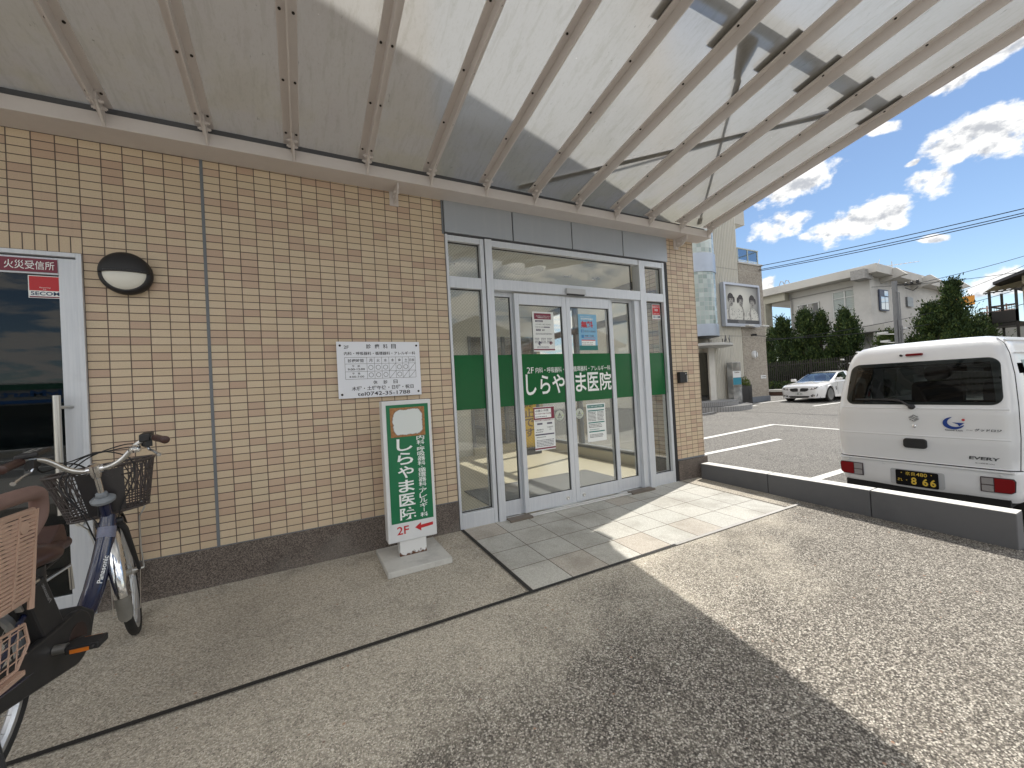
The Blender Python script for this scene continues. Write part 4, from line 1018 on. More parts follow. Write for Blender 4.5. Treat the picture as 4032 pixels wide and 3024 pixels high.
for q in (-.09, -.06, -.03, 0, .03, .06, .09): mb.tube([F((.555 + q, -.14, zb0)), F((.555 + q, .14, zb0))], .0025, 5)
for q in range(-5, 6): mb.tube([F((.46, q * .027, zb0)), F((.65, q * .027, zb0))], .0025, 5)
bsk = mb.build('basket', M_basket, bike)
mb = MB(); pl_ = [bsec(zb0 + .01, k, 72) for k in range(33, 40)]; pu = [bsec(zb1 - .01, k, 72) for k in range(33, 40)]; pl_ = [p - RS @ Vector((.004, 0, 0)) for p in pl_]; pu = [p - RS @ Vector((.004, 0, 0)) for p in pu]
mb.loft([pl_, pu], close=False, cap=False); mb.build('back_plate', grime('black_smoked_plate', (.03, .027, .028), .3, 0, .5, 12.), bsk)
mb = MB()
for s_ in (-1, 1): mb.tube(Fl([(.62, .075 * s_, .33), (.625, .08 * s_, .45), (.60, .10 * s_, .62), (.60, .13 * s_, .665), (.60, .12 * s_, .70)]), .004, 6)
mb.build('basket_stay', M_steel, bike)
# mudguards
def guard(c, r, a0, a1, tr, m, name, w=.030, tip=None):
    fwd, up = tr(Vector((1, 0, 0))), tr(Vector((0, 0, 1))); lat = fwd.cross(up); rings = []
    for i in range(25):
        a = radians(a0 + (a1 - a0) * i / 24); rad = fwd * cos(a) + up * sin(a)
        rings.append([c + rad * (r + q) + lat * s_ for s_, q in ((-w, -.022), (-w * .92, -.004), (-w * .6, .008), (0, .013), (w * .6, .008), (w * .92, -.004), (w, -.022))])
    mb = MB(); mb.loft(rings, close=False, cap=False); g = mb.build(name, m, bike); return g, rings
g, rg = guard(CF, .345, 98, 196, ROT, M_chrome, 'mudguard')
mb = MB(); mb.loft([[p + (p - CF).normalized() * .002 for p in r_] for r_ in rg[-4:]] + [[p + (p - CF).normalized() * .001 - (ROT(Vector((0, 0, 1)))) * (.045 * (1 - ((j - 3) / 3.4) ** 2)) for j, p in enumerate(rg[-1])]], close=False, cap=False); mb.build('mud_flap', grime('grey_flap', (.20, .19, .165), .6, 0, .3, 20.), g)
g2, _ = guard(CF, .345, 40, 92, ROT, M_bblack, 'mudguard')
mb = MB(); mb.tube(Fl([(.62, .06, .33), (.36, .05, .20), (.335, .03, .21)]), .002, 5); mb.tube(Fl([(.62, -.06, .33), (.36, -.05, .20), (.335, -.03, .21)]), .002, 5); mb.build('mudguard_stay', M_steel, g)
guard(CRr, .345, 20, 200, lambda v: v, M_bblack, 'mudguard')
# chain case, crank, pedals
mb = MB(); poly = []
for k in range(17): a = radians(-110 + 215 * k / 16); poly.append((-.012 + .108 * cos(a), .292 + .108 * sin(a)))
for k in range(9): a = radians(100 + 150 * k / 8); poly.append((-.47 + .062 * cos(a), .33 + .055 * sin(a)))
mb.prism(poly, (0, -.036, 0), (1, 0, 0), (0, 0, 1), (0, -.030, 0)); cc = mb.build('chain_case', M_bblack, bike, bevel=.008)
mb = MB(); mb.lathe((-.012, -.066, .292), (0, -1, 0), [(.062, -.004), (.06, .002), (.048, .001), (.02, .003)], 28); mb.build('crank_cover', mat('dark_red_brown_plastic', (.03, .014, .012), .5), cc)
mb = MB(); mb.prism([(-.1, .20), (.12, .22), (.16, .33), (.06, .40), (-.08, .36)], (0, .05, 0), (1, 0, 0), (0, 0, 1), (0, -.1, 0)); mb.build('motor', M_bblack, bike, bevel=.012)
ca = radians(166); Ce = Vector((.165 * cos(ca), 0, .285 + .165 * sin(ca)))
mb = MB(); mb.bar((0, -.078, .285), Ce + Vector((0, -.082, 0)), .014, .026, (0, 1, 0)); mb.build('crank', M_bblack, bike, bevel=.003); mb = MB(); mb.bar((0, .078, .285), (-Ce.x, .082, .57 - Ce.z), .014, .026, (0, 1, 0)); mb.build('crank', M_bblack, bike, bevel=.003)
for s_, c in ((-1, Ce), (1, Vector((-Ce.x, 0, .57 - Ce.z)))):
    mb = MB(); mb.cyl(c + Vector((0, .068 * s_, 0)), c + Vector((0, .108 * s_, 0)), .017, 14); pc = mb.build('pedal_axle', M_steel, bike)
    mb = MB(); mb.box(c.x - .035, s_ * .112, c.z - .014, c.x + .035, s_ * .215, c.z + .014); mb.box(c.x - .045, s_ * .12, c.z - .009, c.x + .045, s_ * .205, c.z + .009); pd = mb.build('pedal', M_bblack, bike, bevel=.006)
    for dx_ in (-.0465, .0465): MB().box(c.x + dx_ - .0015, s_ * .135, c.z - .007, c.x + dx_ + .0015, s_ * .19, c.z + .007).build('reflector', mat('orange_reflector', (.62, .17, .012), .35), pd)
# battery
mb = MB(); ub = Vector((-.15, 0, .34)).normalized(); mb.obox(Vector((-.155, 0, .46)), ub, (0, 1, 0), ub.cross(Vector((0, 1, 0))), .15, .055, .058); bt_ = mb.build('battery', M_bblack, bike, bevel=.01)
mb = MB(); ax_ = ub.cross(Vector((0, 1, 0))); o_ = Vector((-.155, -.0565, .46)) + ub * .04 - ax_ * .02; text(mb, 'Panasonic', o_ , ub, -ax_, .09, .016, .01); mb.build('lettering', grime('pale_print', (.3, .3, .3), .5), bt_)
mb = MB(); mb.bar(Vector((-.155, -.03, .46)) + ub * .14, Vector((-.155, -.03, .46)) + ub * .10, .02, .13, ax_); mb.build('lock_plate', M_steel, bt_)
# saddle
mb = MB(); rings = []
for (u, w, z, h) in ((-.36, .02, .775, .01), (-.35, .075, .785, .05), (-.30, .105, .80, .07), (-.24, .105, .795, .075), (-.17, .07, .785, .065), (-.10, .04, .785, .055), (-.04, .032, .782, .045), (-.02, .015, .775, .02)):
    u += .09; z -= .10
    rings.append([(u, w * math.copysign(abs(cos(2 * pi * k / 20)) ** .75, cos(2 * pi * k / 20)), z + h * .5 * sin(2 * pi * k / 20) * (1. if sin(2 * pi * k / 20) > 0 else 1.2)) for k in range(20)])
mb.loft(rings); mb.prism([(-.10, .70), (.03, .69), (.01, .765), (-.015, .77)], (0, .03, 0), (1, 0, 0), (0, 0, 1), (0, -.06, 0)); sd_ = mb.build('saddle', M_brown, bike, bevel=.006)
mb = MB(); mb.tube([(-.13, 0, .57), (-.15, 0, .65)], .013, 10); mb.tube([(-.16, 0, .58), (-.16, 0, .65)], .05, 14); mb.tube([(-.24, .05, .62), (-.02, .02, .635)], .005, 6); mb.tube([(-.24, -.05, .62), (-.02, -.02, .635)], .005, 6); mb.build('seat_post', M_bblack, sd_)
mb = MB(); mb.tube([(-.12, -.03, .58), (-.03, -.06, .60), (-.02, -.06, .50)], .007, 8); mb.build('lock_lever', M_steel, bike)
# rear child basket with a foam hand bar
cb = MB(); W0 = .135; ux0, ux1, z0, z1 = -.80, -.40, .62, .91
def hole_panel(mb, A, U, V, nu, nv, th):
    """woven look: horizontal slats with gaps"""
    A, U, V = Vector(A), Vector(U), Vector(V); nrm = U.cross(V).normalized() * th
    for j in range(nv):
        p = A + V * ((j + .15) / nv); q = V * (.62 / nv)
        mb.prism([(0, 0), (1, 0), (1, 1), (0, 1)], p, U, q, nrm)
    for i in range(nu + 1): p = A + U * (i / nu) + nrm * 1.02; mb.bar(p, p + V, .008, .003, nrm)
hole_panel(cb, (ux0, -W0, z0), (ux1 - ux0, .0, .0), (.02, -.016, z1 - z0), 5, 22, .006)
hole_panel(cb, (ux0, W0, z0), (ux1 - ux0, .0, .0), (.02, .016, z1 - z0), 5, 22, -.006)
hole_panel(cb, (ux1, W0, z0), (0, -2 * W0, 0), (.04, 0, z1 - z0 - .04), 6, 20, .006)
cb.box(ux0, -W0, z0 - .01, ux1, W0, z0)
cb.tube([(ux0, -W0 - .018, z1), (ux1 + .0, -W0 - .018, z1), (ux1 + .02, -W0 - .012, z1 - .03), (ux1 + .008, -W0, z0 - .04)], .009, 8); cb.tube([(ux0, W0 + .018, z1), (ux1 + .02, W0 + .015, z1), (ux1 + .008, W0, z0 - .04)], .009, 8)
cbo = cb.build('child_seat', M_beige, bike)
mb = MB(); mb.tube(smooth_pts([Vector(p) for p in ((-.78, -.16, .968), (-.60, -.165, .968), (-.46, -.16, .968), (-.385, -.155, .962), (-.352, -.145, .925), (-.352, -.14, .87), (-.39, -.125, .81))], 6), .024, 14); mb.tube(smooth_pts([Vector(p) for p in ((-.78, .16, .968), (-.46, .16, .968), (-.385, .155, .962), (-.352, .145, .925), (-.352, .14, .87), (-.39, .125, .81))], 6), .024, 14); mb.build('hand_bar', M_foam, cbo)
mb = MB(); mb.lathe((-.44, -.148, .86), (0, -1, 0), [(.02, -.01), (.02, .008), (.008, .010)], 14); mb.build('bolt', M_beige, cbo)
mb = MB(); mb.tube([(-.78, -.07, .62), (-.30, -.07, .62), (-.12, -.03, .60)], .007, 8); mb.tube([(-.78, .07, .62), (-.30, .07, .62), (-.12, .03, .60)], .007, 8); mb.tube([(-.55, -.07, .62), (-.49, -.075, .33)], .006, 8); mb.tube([(-.55, .07, .62), (-.49, .075, .33)], .006, 8); mb.build('rear_carrier', M_steel, bike)
# skirt guard basket over the rear wheel and foot rest
mb = MB()
for s_ in (-1, 1):
    yb2 = s_ * .10; pts = [(-.64, .39), (-.40, .39), (-.345, .45), (-.36, .52), (-.64, .54)]
    mb.tube([(a, yb2, b) for a, b in pts], .005, 6, closed=True)
    for i in range(7): a = -.62 + i * .036; mb.tube([(a, yb2, .395), (a + .02, yb2, .53)], .0022, 5)
    for i in range(4): b = .42 + i * .03; mb.tube([(-.64, yb2, b), (-.355, yb2, b)], .0022, 5)
    mb.box(-.64, yb2 - .02, .37, -.40, yb2 + .02, .385)
mb.build('foot_guard', M_beige, bike)
mb = MB(); mb.tube([(-.49, .08, .33), (-.52, .15, .012)], .009, 8); mb.tube([(-.49, -.08, .33), (-.52, -.15, .012)], .009, 8); mb.tube([(-.52, .15, .012), (-.52, -.15, .012)], .009, 8); mb.build('kickstand', M_bblack, bike)
# ------------------------------------------------------------------ vehicles
M_vwhite = mat('white_van_paint', fn=lambda t: dict(base=t.mix(t.noise(2.5, None, 4).ss(.45, .75) * .12, (.76, .765, .77), (.62, .61, .58)), rough=.32), coat=.5)
M_cwhite = mat('white_car_paint', (.80, .80, .80), .22, coat=1.0)
M_tint = m_glass('tinted_car_glass', (.13, .15, .15), .8)
M_cglass = m_glass('car_glass', (.32, .38, .36), 2.4)
M_redlens = mat('red_lens', (.22, .006, .008), .3, spec=.25)
M_darkred = mat('dark_red_lens', (.16, .006, .010), .3, spec=.25)
M_clearlens = mat('clear_lens', (.42, .40, .39), .12, .5, coat=.8)
M_silver = mat('silver_emblem', (.55, .56, .58), .2, .9)
M_seat = mat('dark_seat_cloth', (.03, .03, .033), .85)
M_plastic = grime('dark_grey_plastic', (.03, .03, .032), .55, 0, .2)
M_yel = mat('plate_yellow', (.72, .50, .06), .45)
M_blue = mat('logo_blue', (.006, .045, .26), .35)
M_chassis = mat('black_underbody', (.012, .012, .012), .9)

def rrect(w, z0, z1, r, n=6):
    """rounded rectangle in (v, z)"""
    out = []
    for cx, cz, a0 in ((w - r, z1 - r, 0), (-w + r, z1 - r, 90), (-w + r, z0 + r, 180), (w - r, z0 + r, 270)):
        for k in range(n + 1):
            a = radians(a0 + 90 * k / n); out.append((cx + r * cos(a), cz + r * sin(a)))
    return out

VZ = LZ + GA * -1.48
van = thing('parked_van', 'white small delivery van parked rear first at the low wall', 'van', (6.35, -1.48, VZ), local=True)
def interp(tab, z):
    for (a, b), (c, d_) in zip(tab[:-1], tab[1:]):
        if z <= c: return b + (d_ - b) * max(0, (z - a) / (c - a))
    return tab[-1][1]
VW = [(.28, .685), (.34, .705), (.55, .728), (.60, .722), (.8, .735), (1.1, .735), (1.3, .722), (1.5, .695), (1.7, .658), (1.80, .625), (1.86, .57), (1.895, .45), (1.91, .25)]
VU = [(.28, .03), (.34, .0), (.56, .0), (.58, .012), (.602, .030), (.85, .022), (.90, .034), (1.15, .046), (1.20, .070), (1.45, .135), (1.68, .205), (1.74, .23), (1.80, .27), (1.86, .34), (1.895, .48), (1.91, .75)]
VF = [(.28, 3.34), (.5, 3.38), (.9, 3.32), (1.1, 3.15), (1.5, 2.80), (1.75, 2.55), (1.86, 2.35), (1.895, 2.2), (1.91, 2.0)]
def vrow(z, vs):
    w, u0, u1 = interp(VW, z), interp(VU, z), interp(VF, z); r = .11
    row = []
    def ru(v):
        e = abs(v) - (w - r); base = u0 + .018 * (v / w) ** 2
        return base if e <= 0 else base + r * (1 - sqrt(max(0, 1 - min(1, e / r) ** 2)))
    for v in vs: row.append((ru(v * w), v * w, z))
    return row, w, u0, u1
VS = [-1, -.985, -.96, -.93, -.90, -.875, -.84, -.79, -.6, -.4, -.2, -.08, 0, .08, .2, .4, .6, .79, .84, .875, .90, .93, .96, .985, 1]
ZS = [.28, .31, .34, .42, .5, .555, .57, .585, .602, .7, .8, .85, .90, 1.0, 1.1, 1.15, 1.2, 1.235, 1.3, 1.4, 1.5, 1.6, 1.63, 1.68, 1.72, 1.76, 1.80, 1.83, 1.86, 1.88, 1.895, 1.905, 1.91]
SIDE = [.25, .5, .75, 1.0, 1.4, 1.8, 2.2, 2.6]
rows = []
for z in ZS:
    row, w, u0, u1 = vrow(z, VS)
    L = [(u0 + (u1 - u0) * (s_ / 3.3) + .05, w, z) for s_ in SIDE]; Rr = [(a, -b, c) for a, b, c in L]
    fr_ = [(u1 - .12, w * .97, z), (u1, w * .8, z), (u1 + .03, 0, z), (u1, -w * .8, z), (u1 - .12, -w * .97, z)]
    rows.append(row + L + fr_ + Rr[::-1])
n = len(rows[0]); NV = len(VS)
vs = [p for r_ in rows for p in r_]; fs = []
def in_hole(c):
    if 1.235 < c.z < 1.63 and abs(c.y) < interp(VW, c.z) * .79 and c.x < .4: return True
    if 1.20 < c.z < 1.60 and abs(c.y) > .5 and ((.35 < c.x < 1.05) or (1.25 < c.x < 2.5)): return True
    return False
for i in range(len(rows) - 1):
    for k in range(n):
        f = (i * n + k, i * n + (k + 1) % n, (i + 1) * n + (k + 1) % n, (i + 1) * n + k)
        c = sum((Vector(vs[j]) for j in f), Vector()) / 4
        if in_hole(c): continue
        if c.z < 1.5 and c.z > 1.0 and c.x > 2.7 and abs(c.y) < .65: continue   # windscreen
        if c.z < .58 and abs(c.y) > .55 and (.38 < c.x < .98): continue
        fs.append(f)
mb = MB(); mb.add(vs, fs, 0, True); mb.add(rows[-1], [tuple(range(n))], 0, True)
mb.build('body', M_vwhite, van)
def vpatch(poly, off, name, m, par=van, thick=0):
    """a patch following the rear of the van: poly in (v,z), lifted outwards by off; filled as strips"""
    zs = sorted(set(round(p[1], 4) for p in poly)); vs_ = []; fs_ = []; K = 12
    def span(z):
        xs = []
        for (a, b), (c, d_) in zip(poly, poly[1:] + poly[:1]):
            if (b - z) * (d_ - z) <= 0 and b != d_: xs.append(a + (c - a) * (z - b) / (d_ - b))
            elif b == d_ == z: xs += [a, c]
        return min(xs), max(xs)
    for z in zs:
        a, b = span(z)
        w, u0 = interp(VW, z), interp(VU, z); r = .11
        for k in range(K + 1):
            v = a + (b - a) * k / K; e = abs(v) - (w - r); u = u0 + .018 * (v / w) ** 2 + (0 if e <= 0 else r * (1 - sqrt(max(0, 1 - min(1, e / r) ** 2))))
            vs_.append((u - off, v, z))
    for i in range(len(zs) - 1):
        for k in range(K): fs_.append((i * (K + 1) + k, i * (K + 1) + k + 1, (i + 1) * (K + 1) + k + 1, (i + 1) * (K + 1) + k))
    m_ = MB().add(vs_, fs_, 0, True)
    if isinstance(name, MB): name.add(vs_, fs_, thick, True); return name
    return m_.build(name, m, par)
def dens(poly, z0, z1, n=9):
    """add vertices so that every level has a partner"""
    zs = sorted(set([p[1] for p in poly] + [z0 + (z1 - z0) * k / n for k in range(n + 1)])); out = []
    for (a, b), (c, d_) in zip(poly, poly[1:] + poly[:1]):
        out.append((a, b)); cut = [z for z in zs if min(b, d_) + 1e-6 < z < max(b, d_) - 1e-6]
        for z in sorted(cut, reverse=d_ < b): out.append((a + (c - a) * (z - b) / (d_ - b), z))
    return out
def win_poly(g):
    P = []
    for (v, z) in rrect(1, -1, 1, .001, 1): pass
    z0, z1, r = 1.205 - g, 1.672 + g, .085 + g; n_ = 7; pts = []
    def hw(z): return .628 + g - (z - 1.2) * .07
    for cz, a0, sgn in ((z1 - r, 0, 1), (z1 - r, 90, -1), (z0 + r, 180, -1), (z0 + r, 270, 1)):
        for k in range(n_ + 1):
            a = radians(a0 + 90 * k / n_); z = cz + r * sin(a); pts.append((sgn * (hw(z) - r) + r * cos(a), z))
    return dens(pts, z0, z1, 8)
vpatch(win_poly(0.0), .004, 'rear_window', M_tint)
w_in = MB(); 
# black ceramic border behind the pane
for (a, b, c, d_) in ((-.60, 1.21, .60, 1.255), (-.585, 1.615, .585, 1.668)): vpatch(dens([(a, b), (c, b), (c, d_), (a, d_)], b, d_, 3), -.001, w_in, None)
vpatch(dens([(-.622, 1.25), (-.55, 1.25), (-.53, 1.62), (-.597, 1.62)], 1.25, 1.62, 5), -.001, w_in, None); vpatch(dens([(.55, 1.25), (.622, 1.25), (.597, 1.62), (.53, 1.62)], 1.25, 1.62, 5), -.001, w_in, None)
w_in.build('window_border', mat('black_ceramic', (.008, .008, .009), .3), van)
# door lip: the seam above the bumper
mb = MB(); mb.tube([(vrow(.588, [v])[0][0][0] - .0015, v * interp(VW, .588), .588) for v in VS[1:-1]], .0055, 6); mb.build('door_seam', M_rubber, van)
mb = MB(); mb.tube([(.03 + .0, -.712, .60), (.05, -.722, .9), (.07, -.718, 1.2), (.16, -.690, 1.5), (.235, -.652, 1.70), (.30, -.612, 1.80), (.39, -.545, 1.862)], .0035, 5); mb.build('door_seam', M_rubber, van)
# raised press lines on the tailgate
for z, r_ in ((.872, .010), (1.165, .012)): 
    mb = MB(); mb.tube([(vrow(z, [v])[0][0][0] + .004, v * interp(VW, z), z) for v in VS[4:-4]], r_, 8); mb.build('press_line', M_vwhite, van)
mb = MB(); mb.box(-.010, -.685, .565, .03, .685, .583); mb.build('bumper_lip', M_vwhite, van, bevel=.006)
# bumper clips, reg plate recess
mb = MB()
for v in (.60, .27, -.27, -.60): mb.lathe((.002, v, .548), (-1, 0, 0), [(.013, 0), (.013, .003), (.008, .005)], 14)
mb.build('bumper_clip', M_vwhite, van)
mb = MB(); mb.prism(rrect(.215, .330, .500, .02, 3), (-.001, 0, 0), (0, 1, 0), (0, 0, 1), (-.002, 0, 0)); mb.build('plate_recess', grime('recess_grey', (.44, .45, .46), .5), van)
mb = MB(); mb.prism(rrect(.170, .326, .492, .012, 3), (-.004, 0, 0), (0, 1, 0), (0, 0, 1), (-.004, 0, 0)); pl_ = mb.build('number_plate', mat('plate_black', (.006, .006, .007), .6, spec=.15), van)
mb = MB(); X_ = -.0088; vx, vz_ = (0, -1, 0), (0, 0, 1)
text(mb, '奈良', (X_, .088, .440), vx, vz_, .082, .038, .004); text(mb, '480', (X_, .0, .440), vx, vz_, .085, .037, .008)
text(mb, 'れ', (X_, .155, .368), vx, vz_, .042, .036, .006)
for k, c in ((0, '8'), (1, '6'), (2, '6')): text(mb, c, (X_, (.044, -.046, -.106)[k], .345), vx, vz_, .045, .078, .03)
for a, b in ((.120, .462), (-.118, .465), (.080, .386)): mb.lathe((X_ + .0, a, b), (-1, 0, 0), [(.005, 0), (.003, .003)], 10)
mb.build('lettering', M_yel, pl_)
for s_ in (1, -1):
    mb = MB(); P = [(.008 + (0.018 if abs(v) > .62 else 0), s_ * v, z) for v, z in ((.46, .372), (.655, .378), (.682, .40), (.688, .50), (.675, .522), (.462, .518))]
    mb.prism([(p[1], p[2]) for p in P], (.004, 0, 0), (0, 1, 0), (0, 0, 1), (-.010, 0, 0)); th = mb.build('tail_light', mat('lamp_housing', (.05, .03, .035), .3), van, bevel=.004)
    mb = MB(); mb.prism([(s_ * a, b) for a, b in ((.553, .380), (.654, .385), (.676, .405), (.681, .496), (.668, .514), (.553, .512))], (-.0055, 0, 0), (0, 1, 0), (0, 0, 1), (-.005, 0, 0)); mb.build('red_lens', M_redlens, th, bevel=.003)
    mb = MB(); mb.prism([(s_ * a, b) for a, b in ((.470, .379), (.547, .380), (.547, .440), (.470, .438))], (-.0055, 0, 0), (0, 1, 0), (0, 0, 1), (-.004, 0, 0)); mb.prism([(s_ * a, b) for a, b in ((.470, .446), (.547, .448), (.547, .511), (.470, .509))], (-.0055, 0, 0), (0, 1, 0), (0, 0, 1), (-.004, 0, 0)); mb.build('clear_lens', M_clearlens, th, bevel=.003)
mb = MB(); poly = rrect(.095, .738, .842, .03, 5); mb.prism([(v, z) for v, z in poly], (.03, 0, 0), (0, 1, 0), (0, 0, 1), (-.03, 0, 0)); mb.build('door_handle', M_bblack, van, bevel=.008)
mb = MB(); mb.prism([(v * 1., z) for v, z in rrect(.072, 1.737, 1.765, .013, 5)], (-.085, .025, 0), (0, 1, 0), (.18, 0, 1), (-.02, 0, 0)); mb.build('brake_lamp', M_darkred, van, bevel=.004)
mb = MB(); mb.lathe((.225, .137, 1.749), (-1, 0, .2), [(.012, -.01), (.012, .012), (.006, .014)], 14); mb.build('camera', M_bblack, van)
mb = MB(); mb.lathe((.04, .004, .974), (-1, 0, 0), [(.018, 0), (.018, .006), (.012, .012), (.003, .014)], 18); mb.build('lock', M_chrome, van)
# wiper
mb = MB(); mb.lathe((.055, .02, 1.182), (-1, 0, .1), [(.03, 0), (.028, .02), (.018, .034), (.0, .038)], 16); mb.tube([(.018, .02, 1.185), (.03, .06, 1.215), (.055, .10, 1.242), (.066, .16, 1.252), (.075, .30, 1.258)], [.014, .012, .009, .008, .006], 8); mb.bar((.066, .12, 1.262), (.086, .53, 1.262), .012, .018); mb.build('wiper', M_plastic, van)
# emblems and words
mb = MB(); Xe = .036
EM = [(-.046, .008), (.0, .040), (.040, .014), (.028, .006), (.0, .024), (-.020, .010), (.022, -.014), (.008, -.020)]
for s_ in (1, -1): mb.add([(Xe - .012, -a * s_, 1.062 + b * s_) for a, b in EM], [(0, 1, 4, 5), (1, 2, 3, 4), (0, 5, 6, 7)])
mb.build('badge', M_silver, van)
mb = MB(); XL = .031; n_ = 26
def ring_c(cx, cz, ro, ri, off, a0, a1, mi, rz=.8):
    vs_ = []
    for k in range(n_ + 1):
        a = radians(a0 + (a1 - a0) * k / n_); t_ = max(0., sin(pi * k / n_)) ** .6
        vs_ += [(XL, cx - ro * cos(a), cz + ro * rz * sin(a)), (XL, cx - (ro - (ro - ri) * t_ * 1.0) * cos(a), cz + (ro - (ro - ri) * t_) * rz * sin(a))]
    mb.add(vs_, [(2 * k, 2 * k + 1, 2 * k + 3, 2 * k + 2) for k in range(n_)], mi)
ring_c(-.295, 1.022, .078, .040, 0, 95, 345, 0); mb.add([(XL, -.285, 1.030), (XL, -.372, 1.026), (XL, -.335, .992), (XL, -.325, 1.012)], [(0, 1, 2, 3)], 0)
mb.add([(XL - .0004, -.366 - .012 * cos(2 * pi * k / 16), 1.058 + .011 * sin(2 * pi * k / 16)) for k in range(16)], [tuple(range(16))], 1)
text(mb, 'Good Logi', (XL, -.232, .940), (0, -1, -.02), (0, 0, 1), .125, .019, .02, 2); text(mb, '株式会社', (XL, -.382, .954), (0, -1, 0), (0, 0, 1), .044, .008, 0, 2); text(mb, 'グッドロジ', (XL, -.436, .950), (0, -1, 0), (.0, -.12, 1), .175, .026, .03, 2)
mb.build('company_logo', [M_blue, M_red, mat('navy_letter', (.01, .014, .03), .4)], van)
mb = MB(); text(mb, 'EVERY', (.027, -.388, .672), (0, -1, 0), (0, -.15, 1), .20, .030, .03); text(mb, '最大積載量350kg', (.027, -.43, .632), (0, -1, 0), (0, 0, 1), .125, .013, .0); mb.build('model_lettering', mat('dark_chrome_letter', (.09, .095, .10), .3, .6), van)
# side windows, wheels, floor, interior
for s_ in (1, -1):
    for a, b in ((.38, 1.02), (1.22, 1.72), (1.76, 2.5)):
        mb = MB(); zz = [1.18, 1.3, 1.4, 1.5, 1.63]; mb.loft([[(a + (.10 if z > 1.3 and a < .5 else 0) + (z - 1.2) * (0), s_ * (interp(VW, z) + .003), z), (b - (z - 1.2) * (.4 if b > 2.4 else 0), s_ * (interp(VW, z) + .003), z)] for z in zz], close=False, cap=False, smooth=False); mb.build('side_window', M_tint, van)
    mb = MB(); mb.tube([(.36, s_ * .600, 1.835), (1.2, s_ * .606, 1.835), (2.3, s_ * .59, 1.835)], .010, 6); mb.tube([(.32, s_ * .668, 1.705), (1.4, s_ * .665, 1.705), (2.5, s_ * .65, 1.70)], .007, 6); mb.build('roof_gutter', M_vwhite, van)
for u, v in ((.66, .64), (.66, -.64), (3.06 - .0, .64), (3.06, -.64)):
    mb = MB(); s_ = 1 if v > 0 else -1; mb.lathe((u, v - .075 * s_, .275), (0, s_, 0), [(.16, 0), (.26, 0), (.275, .02), (.275, .13), (.26, .15), (.17, .15)], 28); wh = mb.build('wheel', M_tyre, van)
    mb = MB(); mb.lathe((u, v + .06 * s_, .275), (0, s_, 0), [(.17, .012), (.15, .0), (.05, .008), (.03, .02)], 20); mb.build('wheel_rim', mat('steel_wheel', (.35, .36, .37), .4, .7), wh)
mb = MB(); mb.box(.12, -.64, .26, 3.2, .64, .42); mb.box(.02, -.64, .24, .35, .64, .31); mb.build('underbody', M_chassis, van)
mb = MB(); mb.box(1.75, -.60, .42, 2.2, -.08, .95); mb.box(1.75, .08, .42, 2.2, .60, .95)
for v in (.34, -.34):
    mb.prism(rrect(.25, .9, 1.40, .07, 4), (1.72, v, 0), (0, 1, 0), (.12, 0, 1), (.12, 0, 0)); mb.prism(rrect(.12, 1.42, 1.60, .05, 4), (1.74, v, 0), (0, 1, 0), (.12, 0, 1), (.09, 0, 0))
mb.build('seat', M_seat, van)
mb = MB(); mb.box(.15, -.62, .42, 1.7, .62, .5); mb.box(2.72, -.62, .8, 3.0, .62, 1.06); mb.box(.3, .55, .5, 1.2, .64, 1.2); mb.build('cargo_floor', M_seat, van)
mb = MB(); mb.quad((3.14, -.62, 1.08), (3.14, .62, 1.08), (2.70, .60, 1.56), (2.70, -.60, 1.56)); mb.build('windscreen', m_glass('clear_car_glass', (.8, .85, .83), 1.5), van)
mb = MB(); mb.box(2.78, -.12, 1.50, 2.82, .10, 1.56); mb.box(2.72, .25, 1.51, 2.75, .55, 1.60); mb.build('rear_view_mirror', M_bblack, van)
mb = MB(); mb.box(2.45, .74, 1.05, 2.55, .90, 1.25); mb.build('door_mirror', M_vwhite, van, bevel=.02); mb = MB(); mb.box(2.45, -.90, 1.05, 2.55, -.74, 1.25); mb.build('door_mirror', M_vwhite, van, bevel=.02)
mb = MB(); mb.prism([(0, 0), (.03, .004), (.03, .02), (0, .016)], (.20, .665, 1.745), (0, 1, 0), (0, 0, 1), (-.03, 0, 0)); mb.build('marker', M_vwhite, van)

